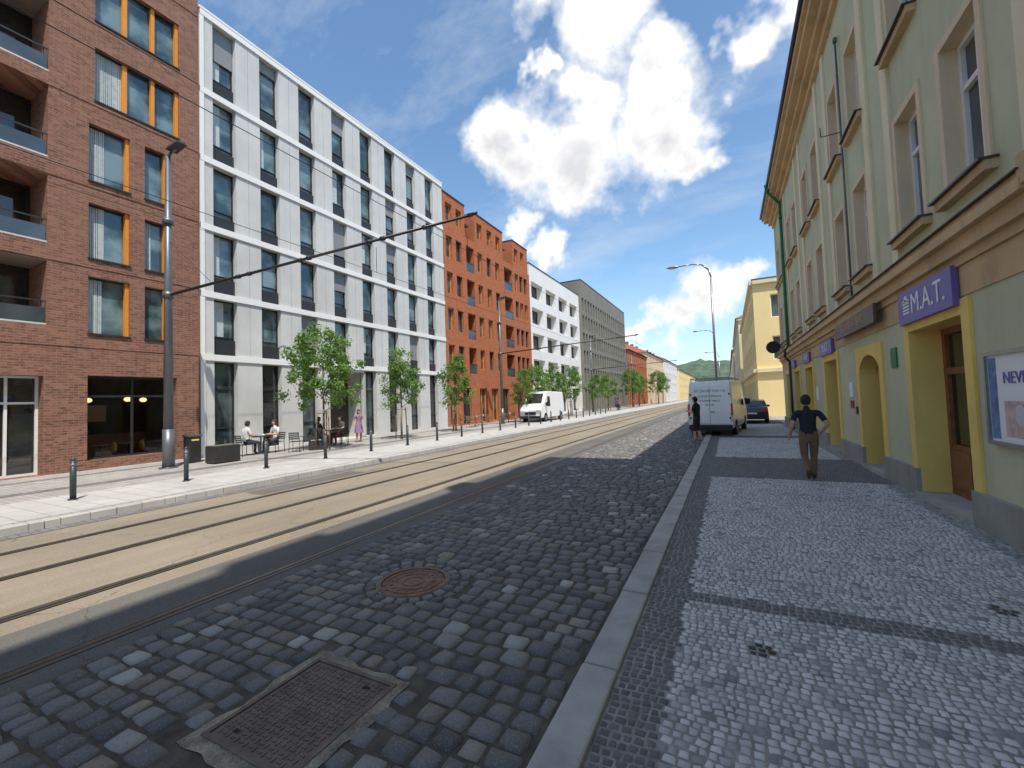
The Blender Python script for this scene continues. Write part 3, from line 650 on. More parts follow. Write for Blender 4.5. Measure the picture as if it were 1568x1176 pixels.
def lamp(x,y,h,L):
    G=Grp('street_lamp',(x,y,0)); p=G.p('pole','hub'); p.cyl((0,0,0),(0,0,1.2),.12,.11,14)
    pts=[(0,0,1.2),(0,0,h-1.0),(-.12,0,h-.5),(-.5,0,h-.12),(-1.1,0,h),(-L+.5,0,h)]; p.tube(pts,[.085,.055,.05,.045,.04,.035],10)
    q=G.p('lamp_head','hub'); q.sphere((-L+.15,0,h),(.42,.14,.09)); G.p('lens','lampg').sphere((-L+.1,0,h-.045),(.25,.11,.07)); G.done()
lamp(-.62,30,10.5,2.4); lamp(-1.2,62,10.5,2.4); lamp(-1.3,95,10.5,2.4)
G=Grp('planter_box',(-16.3,8.95,.12),.05); pl=G.p('box','zinc'); pl.box(-.28,.28,-.45,.45,.03,.62); G.p('soil','ground').box(-.25,.25,-.42,.42,.6,.635); G.p('feet','black').box(-.2,.2,-.38,.38,0,.03); G.done({'box':(.02,2)})
G=Grp('litter_bin',(-17.6,8.6,.12)); G.p('body','zinc').box(-.2,.2,-.2,.2,.05,.95); G.p('hood','steel').box(-.22,.22,-.22,.22,.95,1.02); G.p('opening','yellow').box(.2,.206,-.12,.12,.8,.86); G.done({'body':(.02,2)})
def chair(x,y,r,m_='black'):
    G=Grp('cafe_chair',(x,y,.12),r); c=G.p('frame',m_)
    for sx in (-.2,.2):
        for sy in (-.2,.2): c.cyl((sx*1.1,sy*1.1,0),(sx,sy,.45),.013,n=6)
        c.tube([(sx,-.2,.45),(sx*.95,-.27,.85)],[.013,.013],6)
        c.tube([(sx*1.15,-.22,.65),(sx*1.15,.15,.65),(sx*1.1,.2,.42)],[.012]*3,6)
    for i in range(6): c.box(-.2,.2,-.2+i*.07,-.2+i*.07+.05,.44,.46)
    for i in range(4): c.box(-.19,.19,-.225-i*.012,-.212-i*.012,.55+i*.08,.6+i*.08)
    G.done(); return G
def table(x,y,m_='black'):
    G=Grp('cafe_table',(x,y,.12)); G.p('top',m_).cyl((0,0,.72),(0,0,.75),.35,n=24); G.p('stem','steel').cyl((0,0,.03),(0,0,.72),.03,n=10); G.p('foot','steel').cyl((0,0,0),(0,0,.03),.22,.2,20)
    G.p('cup','lettering').cyl((.1,.05,.75),(.1,.05,.83),.035,.042,10); G.done()
table(-17.5,11.1); chair(-17.55,10.45,0); chair(-17.5,11.8,math.pi)
table(-17.3,14.4); chair(-17.35,13.7,0); chair(-17.3,15.1,math.pi); chair(-16.6,14.4,math.pi/2); chair(-16.5,12.0,.6)
table(-18.1,30,'stake');chair(-18.1,29.3,0,'stake');chair(-18.1,30.7,math.pi,'stake'); table(-17.2,33,'stake');chair(-17.2,32.3,0,'stake');chair(-17.2,33.7,math.pi,'stake');table(-17.2,27.5,'stake');chair(-17.2,26.8,0,'stake')
G=Grp('sandwich_board',(-16.4,12.9,.12),.9)
for s_ in (-1,1):
    G.p('frame','black').add([(-.3,s_*.28,0),(.3,s_*.28,0),(.3,s_*.03,.95),(-.3,s_*.03,.95),(-.3,s_*.25,0),(.3,s_*.25,0),(.3,0,.95),(-.3,0,.95)],[(0,1,2,3),(4,7,6,5),(0,4,5,1),(1,5,6,2),(2,6,7,3),(3,7,4,0)])
    G.p('chalk_lines','lettering').box(-.2,.2,s_*.17-.002,s_*.17+.002,.42,.44)
G.done()
# ------------------------------------------------------------ trees
def tree_meshes(seed,h,cr,z0,nc=46,nl=85):
    R=random.Random(seed); mb=MB(); 
    def br(p,d,L,r,dep):
        q=p
        for s in range(3):
            d2=(d+V((R.uniform(-.15,.15),R.uniform(-.15,.15),R.uniform(-.02,.12)))).normalized(); q2=q+d2*L/3
            mb.cyl(q,q2,r*(1-s*.22),r*(1-(s+1)*.22),7); q=q2; d=d2
        tips.append(q)
        if dep>0:
            for i in range(R.randint(2,3)):
                a=R.uniform(0,6.28); br(q,(d+V((math.cos(a),math.sin(a),R.uniform(0,.5)))*.75).normalized(),L*.65,r*.42,dep-1)
    tips=[]
    p=V((0,0,0)); pts=[p]
    for i in range(1,6): pts.append(V((R.uniform(-.03,.03),R.uniform(-.03,.03),h*.82*i/5)))
    for i in range(5): mb.cyl(pts[i],pts[i+1],.062*(1-i*.16),.062*(1-(i+1)*.16),9)
    for i in range(9):
        z=z0+(h*.75-z0)*i/8; a=i*2.4+R.uniform(-.3,.3)
        k_=1-abs(i/8-.35)*.7
        br(V((0,0,z)),V((math.cos(a),math.sin(a),.55+.3*i/8)).normalized(),cr*.6*k_,.026*(1-i*.06),1)
    wood=mb
    cl=[]
    for t in tips: cl.append((t,R.uniform(.22,.42)))
    while len(cl)<nc:
        a=R.uniform(0,6.28); zz=R.random(); rr=cr*(1-abs(zz-.38)**1.6*1.6)*R.uniform(.35,1.05)
        cl.append((V((rr*math.cos(a),rr*math.sin(a),z0+.1+(h-z0-.1)*zz)),R.uniform(.18,.38)))
    vs=[];fs=[];cols_=[]
    for c,rad in cl:
        tone=R.uniform(0,.75)
        for i in range(nl):
            d=V((R.gauss(0,1),R.gauss(0,1),R.gauss(0,.8))); d=d.normalized()*rad*R.uniform(.3,1.25)
            p=c+d; s=R.uniform(.035,.07); n_=V((R.gauss(0,1),R.gauss(0,1),R.gauss(.6,1))).normalized(); a=n_.orthogonal().normalized(); a=(Matrix.Rotation(R.uniform(0,6.28),3,n_)@a); b=n_.cross(a)
            k_=len(vs); vs+=[p-a*s*1.3,p-b*s*.75,p+a*s*1.3,p+b*s*.75]; fs.append((k_,k_+1,k_+2,k_+3))
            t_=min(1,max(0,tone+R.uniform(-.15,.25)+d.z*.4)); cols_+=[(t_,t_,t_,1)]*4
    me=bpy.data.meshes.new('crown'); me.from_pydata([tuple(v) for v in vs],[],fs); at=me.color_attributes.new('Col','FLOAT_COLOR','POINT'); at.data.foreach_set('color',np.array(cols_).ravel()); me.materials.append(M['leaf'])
    mw=bpy.data.meshes.new('trunk'); mw.from_pydata(wood.v,[],wood.f); mw.polygons.foreach_set('use_smooth',wood.sm); mw.materials.append(M['bark'])
    return me,mw
TV=[tree_meshes(3,5.4,1.85,1.65,78,80),tree_meshes(11,4.8,1.35,1.7,54,75),tree_meshes(23,5.0,1.35,1.7,56,75)]
def tree(x,y,v,s=1,r=0):
    G=Grp('street_tree',(x,y,.12),r); G.e.scale=(s,s,s)
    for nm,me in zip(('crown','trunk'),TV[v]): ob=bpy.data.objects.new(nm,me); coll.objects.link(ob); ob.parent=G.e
    for a in (0,2.1,4.2): G.p('support_stakes','stake').cyl((.35*math.cos(a),.35*math.sin(a),0),(.28*math.cos(a),.28*math.sin(a),1.7),.03,n=7)
    for a in (0,2.1,4.2): G.p('support_stakes','stake').cyl((.3*math.cos(a),.3*math.sin(a),1.6),(.3*math.cos(a+2.1),.3*math.sin(a+2.1),1.6),.02,n=6)
    G.done()
for i,(x,y,v,s) in enumerate([(-16,13,0,1),(-16,18,1,1),(-16,23.2,2,.98),(-16,33.5,2,.9),(-16,37,0,.95),(-16,41,1,1.1),(-16,46,0,1),(-16,56,2,1),(-16,63,0,1),(-15.8,80,0,1.3),(-15.8,87,1,1.4),(-16,-8,1,1),(-15.5,110,0,1.5),(-15.5,120,2,1.6)]): tree(x,y,v,s,i*1.3)
mb=MB(); nx,ny=110,18
for j in range(ny+1):
    for i in range(nx+1):
        x=-420+i*900/nx; y=600+j*35; e=math.exp(-((x+45)/170)**2)*68+math.exp(-((x-240)/120)**2)*40
        t=min(1,j/8); mb.v.append((x,y,e*t**.6+mn.noise(V((x*.02,y*.02,0)))*7+mn.noise(V((x*.13,y*.13,3)))*6-3))
for j in range(ny):
    for i in range(nx): a=j*(nx+1)+i; mb.f.append((a,a+1,a+nx+2,a+nx+1)); mb.sm.append(False)
mkobj('wooded_hill',mb,'forest')
mb=MB(); R=random.Random(4)
for i in range(9000):
    x=R.choice((R.uniform(-14,-9),R.uniform(-40,-8))); y=R.uniform(335,380); h=R.random()**.7*(9+3*math.sin(x)); s=R.uniform(.4,.9)
    p=V((x,y,h)); a=V((R.gauss(0,1),R.gauss(0,1),R.gauss(0,1))).normalized(); b=a.orthogonal().normalized(); mb.add([p-a*s,p-b*s,p+a*s,p+b*s],[(0,1,2,3)])
mkobj('distant_trees',mb,'forest')
# ------------------------------------------------------------ vehicles
def vehicle(name,loc,rz,prof,w,belt,tumble,paint,wheels,wr,L,glz,rear,bev=.06):
    G=Grp(name,loc,rz); b=G.p('body',paint); H_=max(p[1] for p in prof)
    def hw(z,y=0):
        k=max(0,(z-belt)/(H_-belt)); t=max(0,(.45-z)/.45)*.06
        return w/2*(1-tumble*k-t)
    n=len(prof); vs=[]
    for sx in (-1,1):
        for (y,z) in prof: vs.append((sx*hw(z),y,z))
    fs=[tuple(range(n))[::-1],tuple(range(n,2*n))]+[(i,(i+1)%n,n+(i+1)%n,n+i) for i in range(n)]
    b.add(vs,fs)
    for yw in wheels:
        for sx in (-1,1):
            xo=sx*(w/2+.004)
            G.p('wheel_arches','black').cyl((sx*(w/2-.06),yw,wr*1.02),(xo+sx*.004,yw,wr*1.02),wr*1.17,n=28)
            G.p('tyres','tyre').cyl((sx*(w/2-.2),yw,wr),(xo+sx*.012,yw,wr),wr,n=28); G.p('hubs','hub').cyl((sx*(w/2),yw,wr),(xo+sx*.02,yw,wr),wr*.62,n=20)
            for k_ in range(5):
                t=k_*1.257; G.p('hub_slots','black').cyl((xo+sx*.018,yw+wr*.4*math.cos(t),wr+wr*.4*math.sin(t)),(xo+sx*.024,yw+wr*.4*math.cos(t),wr+wr*.4*math.sin(t)),wr*.11,n=8)
    for poly in glz:
        for sx in (-1,1):
            vs=[(sx*(hw(z)+.006),y,z) for y,z in poly]; G.p('side_windows','glassd').add(vs,[tuple(range(len(vs)))])
    rear(G,hw); G.done({'body':(bev,3)}); return G
pv=[(0,.35),(.0,1.1),(.06,2.35),(.16,2.56),(3.9,2.6),(4.25,2.5),(4.95,1.6),(5.55,1.22),(5.7,1.0),(5.72,.45),(5.6,.32)]
def rear_van(G,hw):
    k=G.p('door_seams','black')
    k.box(-.006,.006,-.006,.02,.55,1.2); 
    k.add([(-.007,-.003,1.15),(.007,-.003,1.15),(.007,.052,2.3),(-.007,.052,2.3)],[(0,1,2,3)])
    for s in (-1,1): k.add([(s*.87-.007,-.003,.6),(s*.87+.007,-.003,.6),(s*.87+.007,-.003,1.1),(s*.87-.007,-.003,1.1)],[(0,1,2,3)])
    k.box(-.86,.86,-.004,.02,.545,.56)
    G.p('bumper','black').box(-.93,.93,-.10,.06,.30,.52); G.p('undertray','black').box(-.85,.85,.05,5.4,.22,.34)
    for s in (-1,1): 
        x0,x1=sorted((s*.885,s*.965)); G.p('tail_lamps','redl').box(x0,x1,-.03,.1,.95,1.5); G.p('indicator_lamps','lampg').box(x0,x1,-.025,.1,.72,.93)
        G.p('door_hinges','black').box(s*.84-.03,s*.84+.03,-.02,.05,1.9,1.98);G.p('door_hinges','black').box(s*.84-.03,s*.84+.03,-.02,.0,.8,.88)
        G.p('mirrors','black').box(min(s*1.0,s*1.25),max(s*1.0,s*1.25),4.55,4.68,1.35,1.65)
    G.p('number_plate','lettering').box(-.6,-.1,-.03,0,.62,.74); G.p('door_handle','black').box(.04,.2,-.03,0,1.1,1.14)
    G.p('roof_rack','steel').box(-.85,-.8,.3,3.8,2.66,2.70);G.p('roof_rack','steel').box(.8,.85,.3,3.8,2.66,2.70)
    for y in (.3,1.4,2.6,3.7): G.p('roof_rack','steel').box(-.85,.85,y,y+.04,2.701,2.73); G.p('roof_rack','steel').box(-.84,-.81,y,y+.03,2.55,2.66); G.p('roof_rack','steel').box(.81,.84,y,y+.03,2.55,2.66)
    for (s,z,sz) in (('777 259 259 1234 155',2.1,.15),('AUTODOPRAVA',1.85,.14),('STAVEBNI PRACE',1.64,.12),('PRAHA',1.45,.12)): text(G.e,s,(0,.048*(z-1.1)-.010,z),sz,'steel',(1,0,0),(0,-1,.048))
vehicle('white_van',(-.8,21.9,.012),-.13,pv,1.95,1.1,.09,'vanw',(.95,4.65),.34,5.7,[[(4.3,1.3),(4.05,2.15),(3.5,2.15),(3.5,1.3)]],rear_van)
def rear_v2(G,hw):
    G.p('windscreen','glassd').add([(-.75,5.02,1.56),(.75,5.02,1.56),(.68,4.33,2.42),(-.68,4.33,2.42)],[(0,1,2,3)])
    G.p('grille','black').box(-.5,.5,5.68,5.76,.62,.85); G.p('bumper','black').box(-.93,.93,5.55,5.8,.3,.52)
    for s in (-1,1): G.p('headlamps','lampg').box(min(s*.58,s*.9),max(s*.58,s*.9),5.55,5.74,.75,1.0)
    for s in (-1,1): G.p('mirrors','black').box(min(s*1.0,s*1.25),max(s*1.0,s*1.25),4.55,4.68,1.35,1.65)
vehicle('delivery_van',(-15.0,38.5,.13),math.pi,pv,1.95,1.1,.09,'vanw',(.95,4.65),.34,5.7,[[(4.3,1.3),(4.05,2.15),(3.5,2.15),(3.5,1.3)]],rear_v2)
pc=[(0,.4),(-.03,.75),(.1,1.0),(.35,1.08),(.75,1.42),(1.3,1.5),(2.3,1.47),(3.05,1.02),(4.0,.9),(4.28,.7),(4.3,.4),(4.1,.25),(.2,.25)]
def rear_car(G,hw):
    G.p('rear_window','glassd').add([(-.6,.33,1.10),(.6,.33,1.10),(.55,.70,1.41),(-.55,.70,1.41)],[(0,1,2,3)])
    for s in (-1,1): x0,x1=sorted((s*.6,s*.86)); G.p('tail_lamps','redl').box(x0,x1,-.04,.15,.78,.93)
    G.p('number_plate','lettering').box(-.26,.26,-.05,0,.6,.7); G.p('bumper','black').box(-.85,.85,-.07,.1,.3,.5)
    for s in (-1,1): G.p('mirrors','black').box(min(s*.86,s*1.02),max(s*.86,s*1.02),2.7,2.8,.98,1.12)
for (x,y) in ((1.3,30.8),(1.0,52)): vehicle('parked_car',(x,y,.012),-.05,pc,1.76,.95,.22,'carp',(.8,3.45),.32,4.3,[[(.75,1.05),(.95,1.38),(1.6,1.4),(1.6,1.03)],[(1.66,1.03),(1.66,1.4),(2.25,1.38),(2.8,1.02)]],rear_car)
vehicle('parked_car',(-.6,70,.012),-.0,pc,1.76,.95,.22,'vanw',(.8,3.45),.32,4.3,[[(.75,1.05),(.95,1.38),(1.6,1.4),(1.6,1.03)],[(1.66,1.03),(1.66,1.4),(2.25,1.38),(2.8,1.02)]],rear_car)
# ------------------------------------------------------------ people
def cloth(nm,c): return simple(nm,c,.9,.2,14,90,bmp=.2)
skinm=simple('skin',(.55,.32,.22),.55,.08,9,60,bmp=0)
def person(name,loc,rz,J,cols_,shorts=False,female=False,hairlong=False,headturn=0,height=1.0,dress=False):
    j=dict(pel=(0,0,.95),spi=(0,0,1.12),che=(0,.0,1.32),nec=(0,-.01,1.49),hdb=(0,.0,1.57))
    for s,k in ((-1,'l'),(1,'r')):
        j.update({k+'sh':(s*.185,-.01,1.43),k+'el':(s*.25,-.03,1.15),k+'wr':(s*.25,.06,.91),k+'hp':(s*.095,0,.9),k+'kn':(s*.11,.02,.5),k+'an':(s*.11,-.03,.09),k+'to':(s*.13,.14,.035)})
    j.update(J)
    for s,k in ((-1,'l'),(1,'r')):
        d=(V(j[k+'wr'])-V(j[k+'el'])).normalized(); j[k+'pa']=tuple(V(j[k+'wr'])+d*.08)
    rad=dict(pel=(.165,.12),spi=(.15,.11),che=(.175,.12),nec=(.064,.064),hdb=(.056,.056))
    for k in 'lr': rad.update({k+'sh':(.075,.075),k+'el':(.048,.048),k+'wr':(.031,.027),k+'pa':(.038,.018),k+'hp':(.105,.105),k+'kn':(.07,.07),k+'an':(.05,.052),k+'to':(.045,.033)})
    if female: rad['che']=(.14,.105); rad['spi']=(.115,.09)
    names=list(j.keys()); idx={n:i for i,n in enumerate(names)}
    E=[('pel','spi'),('spi','che'),('che','nec'),('nec','hdb')]
    for k in 'lr': E+=[('che',k+'sh'),(k+'sh',k+'el'),(k+'el',k+'wr'),(k+'wr',k+'pa'),('pel',k+'hp'),(k+'hp',k+'kn'),(k+'kn',k+'an'),(k+'an',k+'to')]
    def skin(vs,es,rs,root,sub):
        me=bpy.data.meshes.new('tmp'); me.from_pydata(vs,es,[]); ob=bpy.data.objects.new('tmp',me); coll.objects.link(ob)
        m=ob.modifiers.new('s','SKIN'); m.use_smooth_shade=True
        for i,r in enumerate(rs):
            sv=me.skin_vertices[0].data[i]; sv.radius=r; sv.use_root=(i in root)
        ss=ob.modifiers.new('u','SUBSURF'); ss.levels=sub; ss.render_levels=sub
        dg=bpy.context.evaluated_depsgraph_get(); ev=ob.evaluated_get(dg); out=bpy.data.meshes.new_from_object(ev); bpy.data.objects.remove(ob); return out
    body=skin([j[n] for n in names],[(idx[a],idx[b]) for a,b in E],[rad[n] for n in names],[idx['pel']],2)
    G=Grp(name,loc,rz); G.e.scale=(height,)*3
    shirt,trou,shoe,hair=[cloth(name+'_'+n,c) for n,c in zip(('shirt','trousers','shoes','hair'),cols_)]
    for m in (shirt,trou,shoe,skinm): body.materials.append(m)
    segs=[('pel','spi',0),('spi','che',0),('che','nec',0),('nec','hdb',3)]
    for k in 'lr': segs+=[('che',k+'sh',0),(k+'sh',k+'el','s'),(k+'el',k+'wr',3),(k+'wr',k+'pa',3),('pel',k+'hp',1),(k+'hp',k+'kn',1),(k+'kn',k+'an','k'),(k+'an',k+'to',2)]
    P=[(V(j[a]),V(j[b]),l,rad[a][0]) for a,b,l in segs]
    for p in body.polygons:
        c=p.center; best=None
        for a,b,l,r in P:
            ab=b-a; t=max(0,min(1,(c-a).dot(ab)/ab.length_squared)); d=(c-(a+ab*t)).length/(r+.02)
            if best is None or d<best[0]: best=(d,l,t)
        l=best[1]
        if l=='s': l=0 if best[2]<.7 else 3
        elif l=='k': l=(3 if shorts else 1) if best[2]<.92 else 2
        p.material_index=l; p.use_smooth=True
    bo=bpy.data.objects.new('body',body); coll.objects.link(bo); bo.parent=G.e
    for s,k in ((-1,'l'),(1,'r')):
        d=(V(j[k+'wr'])-V(j[k+'el'])).normalized(); pa=V(j[k+'pa']); side=V((0,1,0))-d*d.y
        side=side.normalized() if side.length>.2 else V((1,0,0)); nr=d.cross(side)*(s)
        vs=[];es=[];rs=[]; roots=[]
        for f,(off,L) in enumerate(((.027,.07),(.009,.08),(-.009,.075),(-.026,.06))):
            b0=len(vs); roots.append(b0); q=pa+side*off-d*.02; vs+=[q,q+d*.045,q+d*(.045+L*.45)+nr*.012,q+d*(.04+L*.75)+nr*.035]; rs+=[(.010,.010),(.0095,.0095),(.0085,.0085),(.007,.007)]; es+=[(b0,b0+1),(b0+1,b0+2),(b0+2,b0+3)]
        b0=len(vs); roots.append(b0); q=pa+side*.02-d*.04; vs+=[q,q+side*.03+d*.02+nr*.01,q+side*.038+d*.055+nr*.02]; rs+=[(.012,.012),(.011,.011),(.008,.008)]; es+=[(b0,b0+1),(b0+1,b0+2)]
        hm=skin([tuple(v) for v in vs],es,rs,roots,1); hm.materials.append(skinm); ho=bpy.data.objects.new('fingers',hm); coll.objects.link(ho); ho.parent=G.e
    hd=V(j['hdb'])+V((0,.015,.095)); hb=MB(); hb.sphere((0,0,0),(.078,.097,.12),20,14)
    vv=[]
    for v in hb.v:
        v=V(v)
        if v.z<0: v.x*=1+v.z*1.9; v.y*=1+v.z*.6
        if v.y>.06 and -.06<v.z<.05: v.y=.06+(v.y-.06)*.8
        vv.append(tuple(v))
    hb.v=vv
    hb.add([(-.016,.078,-.028),(.016,.078,-.028),(0,.078,.018),(0,.108,-.022)],[(0,1,3),(1,2,3),(2,0,3)])
    for s in (-1,1): hb.sphere((s*.077,-.005,-.01),(.011,.022,.032),8,6); 
    ho=mkobj('head',hb,skinm)
    eb=MB()
    for s in (-1,1): eb.sphere((s*.030,.078,.012),(.012,.008,.007),8,6)
    eb.sphere((0,.083,-.058),(.024,.006,.005),8,5)
    eo=mkobj('eyes_and_mouth',eb,'wood')
    cap=MB(); cap.sphere((0,-.012,.018),(.085,.102,.116),20,14)
    cf=[]
    for f in cap.f:
        c=sum((V(cap.v[i]) for i in f),V())/len(f)
        low=-.075 if not hairlong else -.09
        if (c.z>.055 or (c.y<.02 and c.z>low and (c.y<-.02 or c.z>.0))): cf.append(f)
    cap.f=cf; cap.sm=[True]*len(cf)
    if hairlong: cap.sphere((0,-.075,-.08),(.07,.045,.13),12,8)
    co=mkobj('hair',cap,hair); sm=co.modifiers.new('t','SOLIDIFY'); sm.thickness=.008; sm.offset=1
    for q in (ho,eo,co): q.parent=G.e; q.location=hd; q.rotation_euler[2]=headturn
    if dress:
        d=MB(); n=18
        for z,r1,r2 in ((1.1,.14,.105),(.98,.165,.13),(.75,.21,.18),(.5,.25,.22)):
            for i in range(n):
                t=2*math.pi*i/n; k_=1+.06*math.sin(5*t)*(1.1-z); d.v.append((r1*k_*math.cos(t),r2*k_*math.sin(t),z))
        for a in range(3):
            for i in range(n): d.f.append((a*n+i,a*n+(i+1)%n,(a+1)*n+(i+1)%n,(a+1)*n+i)); d.sm.append(True)
        q=mkobj('dress',d,shirt); q.parent=G.e
    return G
person('walking_man',(1.5,11.1,.02),0.05,dict(
    spi=(0,.02,1.12),che=(0,.05,1.32),nec=(0,.06,1.49),hdb=(0,.08,1.57),
    lsh=(-.20,.04,1.43),rsh=(.20,.04,1.43),lel=(-.29,-.07,1.17),lwr=(-.32,.07,.94),rel=(.34,-.07,1.18),rwr=(.25,.11,1.0),
    lkn=(-.08,.06,.5),lan=(-.06,-.20,.20),lto=(-.06,-.10,.06),rkn=(.10,.14,.51),ran=(.08,.10,.09),rto=(.10,.27,.035)),
    ((.022,.027,.042),(.21,.13,.075),(.10,.055,.03),(.05,.03,.02)),height=1.03)
person('man_using_phone',(-1.2,18.9,.03),1.2,dict(lel=(-.24,.06,1.17),lwr=(-.10,.27,1.22),rel=(.25,.05,1.17),rwr=(.10,.28,1.20),hdb=(0,.03,1.57),lan=(-.14,.02,.09),lto=(-.17,.19,.035),lkn=(-.13,.05,.5),ran=(.1,-.12,.09),rto=(.13,.05,.035)),
    ((.02,.02,.022),(.03,.03,.035),(.25,.25,.25),(.03,.02,.015)),shorts=True,height=1.03)
person('standing_woman',(-17.3,16.2,.12),-1.9,dict(lel=(-.2,.05,1.15),lwr=(-.08,.24,1.15)),((.30,.18,.30),(.35,.22,.17),(.3,.25,.2),(.12,.06,.03)),shorts=True,female=True,hairlong=True,height=.95,dress=True)
sit=dict(pel=(0,0,.56),spi=(0,-.02,.74),che=(0,-.0,.94),nec=(0,.03,1.11),hdb=(0,.05,1.19),lsh=(-.185,0,1.05),rsh=(.185,0,1.05),lel=(-.24,.06,.80),rel=(.24,.06,.80),lwr=(-.14,.28,.80),rwr=(.14,.28,.80),lhp=(-.1,.03,.54),rhp=(.1,.03,.54),lkn=(-.12,.44,.52),rkn=(.12,.44,.52),lan=(-.12,.42,.09),ran=(.12,.46,.09),lto=(-.13,.58,.035),rto=(.13,.62,.035))
person('seated_man',(-17.5,10.5,.12),0,sit,((.65,.65,.62),(.05,.06,.09),(.05,.04,.04),(.04,.03,.02)))
person('seated_woman',(-17.5,11.75,.12),math.pi,sit,((.7,.68,.66),(.08,.08,.10),(.1,.08,.06),(.08,.04,.02)),female=True,hairlong=True)
person('seated_man',(-17.35,13.75,.12),0,sit,((.03,.03,.035),(.04,.045,.06),(.05,.04,.04),(.04,.03,.02)))
person('seated_man',(-17.3,15.05,.12),math.pi,sit,((.12,.10,.09),(.25,.05,.05),(.05,.04,.04),(.04,.03,.02)))
person('pedestrian',(-13.9,60,.12),.1,{},((.1,.1,.15),(.04,.04,.06),(.03,.03,.03),(.05,.03,.02))); person('pedestrian',(-14.2,62,.12),.1,{},((.5,.1,.1),(.04,.04,.06),(.03,.03,.03),(.05,.03,.02)),female=True)
# ------------------------------------------------------------ sky, sun
world=bpy.data.worlds.new('World'); scene.world=world; world.use_nodes=True; nt=world.node_tree; nt.nodes.clear()
try: world.cycles.sampling_method='MANUAL'; world.cycles.sample_map_resolution=256
except Exception: pass
S=V((.395,-.35,1)).normalized(); el=math.asin(S.z); az=math.atan2(S.x,S.y)
sky=nt.nodes.new('ShaderNodeTexSky'); sky.sky_type='NISHITA'; sky.sun_disc=False; sky.sun_elevation=el; sky.sun_rotation=az; sky.air_density=1.0; sky.dust_density=.5; sky.ozone_density=1.8
bg=nt.nodes.new('ShaderNodeBackground'); bg.inputs[1].default_value=.15; nt.links.new(mixc(nt,1.0,sky.outputs[0],(1.22,1.40,1.42),'MULTIPLY'),bg.inputs[0])
tc=nt.nodes.new('ShaderNodeTexCoord'); vn=nt.nodes.new('ShaderNodeVectorMath'); vn.operation='NORMALIZE'; nt.links.new(tc.outputs['Generated'],vn.inputs[0]); D=vn.outputs[0]
def chart(u,v):   # bearing/elevation chart of cloud banks -> world direction
    a=(u-784)/650; b=(588-v)/650
    return V((.8905*a+.0497*b-.4523,.4537*a-.0206*b+.8909,-.035*a+.9986*b+.0409)).normalized(), math.sqrt(1+a*a+b*b)
def bank(vec,blobs,sm=.25):
    acc=None
    for u,v,r in blobs:
        d,k=chart(u,v); n=nt.nodes.new('ShaderNodeVectorMath'); n.operation='DISTANCE'; nt.links.new(vec,n.inputs[0]); n.inputs[1].default_value=d
        x=math_(nt,'MULTIPLY_ADD',n.outputs['Value'],-1/(r/650/k**1.3),1.0)
        acc=x if acc is None else math_(nt,'SMOOTH_MAX',acc,x,sm)
    return acc
blobs=[(915,30,95),(900,150,72),(985,110,60),(1000,210,92),(775,225,80),(880,245,85),(1065,245,50),(830,118,28),
 (1140,75,55),(1195,20,62),(1090,470,62),(1030,490,50),(1130,420,38),(980,512,30),(795,343,34),(852,378,38),
 (300,-500,280),(1500,-400,280),(-900,300,240)]
wv=nt.nodes.new('ShaderNodeVectorMath'); wv.operation='MULTIPLY_ADD'; nt.links.new(nz(nt,7,4,.6,D,'Color'),wv.inputs[0]); wv.inputs[1].default_value=(.24,.24,.24)
n0=nt.nodes.new('ShaderNodeVectorMath'); n0.operation='SUBTRACT'; nt.links.new(D,n0.inputs[0]); n0.inputs[1].default_value=(.12,.12,.12); nt.links.new(n0.outputs[0],wv.inputs[2]); DW=wv.outputs[0]
acc=bank(DW,blobs); base=bank(D,[(900,270,90),(800,275,65),(1030,265,70),(1000,520,55),(1090,512,55)],.2)
def off(vec,o_):
    n=nt.nodes.new('ShaderNodeVectorMath'); n.operation='ADD'; nt.links.new(vec,n.inputs[0]); n.inputs[1].default_value=o_; return n.outputs[0]
n1=nz(nt,7.5,7,.58,D); n1b=nz(nt,7.5,4,.58,off(D,(.02,-.008,.035)))
d0=math_(nt,'MULTIPLY_ADD',math_(nt,'SUBTRACT',n1,.5),1.8,acc)
mask=mr(nt,d0,-.10,.46)
puff=mr(nt,math_(nt,'SUBTRACT',n1,n1b),-.18,.12)
thick=mr(nt,d0,.2,.9)
sh1=math_(nt,'MULTIPLY',math_(nt,'MULTIPLY_ADD',puff,-.75,.75),thick,clamp=True)
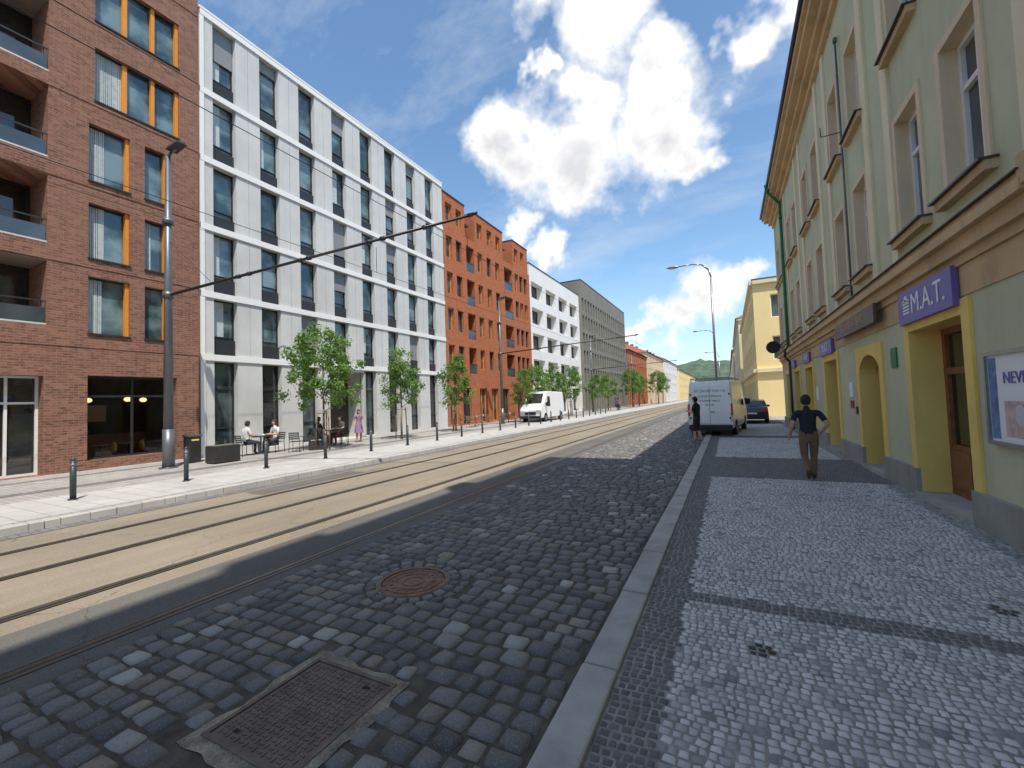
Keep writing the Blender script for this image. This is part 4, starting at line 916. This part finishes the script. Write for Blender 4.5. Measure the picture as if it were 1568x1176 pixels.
sh2=math_(nt,'MULTIPLY',mr(nt,base,0,.6,0,.65),thick)
shade=math_(nt,'MAXIMUM',sh1,sh2,clamp=True)
ccol=mixc(nt,shade,(1.2,1.18,1.15),(.56,.58,.64))
mp=nt.nodes.new('ShaderNodeMapping'); mp.inputs['Rotation'].default_value=(.3,.5,.4); mp.inputs['Scale'].default_value=(1.2,5,5); nt.links.new(D,mp.inputs['Vector'])
ci=nz(nt,1.7,7,.62,mp.outputs[0]); cim=mr(nt,ci,.49,.80,0,.5)
sz=nt.nodes.new('ShaderNodeSeparateXYZ'); nt.links.new(D,sz.inputs[0]); haze=mr(nt,sz.outputs[2],0,.28,.5,0)
m2=math_(nt,'MAXIMUM',cim,haze)
tot=math_(nt,'MAXIMUM',mask,m2,clamp=True)
ccol2=mixc(nt,mask,(.76,.84,.94),ccol)
bc=nt.nodes.new('ShaderNodeBackground'); nt.links.new(ccol2,bc.inputs[0]); bc.inputs[1].default_value=1.0
mx=nt.nodes.new('ShaderNodeMixShader'); nt.links.new(tot,mx.inputs[0]); nt.links.new(bg.outputs[0],mx.inputs[1]); nt.links.new(bc.outputs[0],mx.inputs[2])
out=nt.nodes.new('ShaderNodeOutputWorld'); nt.links.new(mx.outputs[0],out.inputs[0])
sl=bpy.data.lights.new('sun','SUN'); sl.energy=5.0; sl.angle=math.radians(.5); sl.color=(1,.94,.85); so=bpy.data.objects.new('sun',sl); coll.objects.link(so); so.rotation_euler=S.to_track_quat('Z','Y').to_euler()
# ------------------------------------------------------------ camera
cam=bpy.data.cameras.new('camera'); co=bpy.data.objects.new('camera',cam); coll.objects.link(co); scene.camera=co
cam.sensor_width=36; cam.lens=36*650/1568; cam.clip_end=3000; cam.clip_start=.05
cam_rot=Matrix(((.8904742,.0497169,.4523096),(.4536861,-.0205598,-.8909244),(-.0349946,.9985517,-.0408638)))
co.matrix_world=Matrix.Translation((0,0,1.95))@cam_rot.to_4x4()
scene.view_settings.view_transform='Standard'; scene.view_settings.look='None'; scene.view_settings.exposure=0
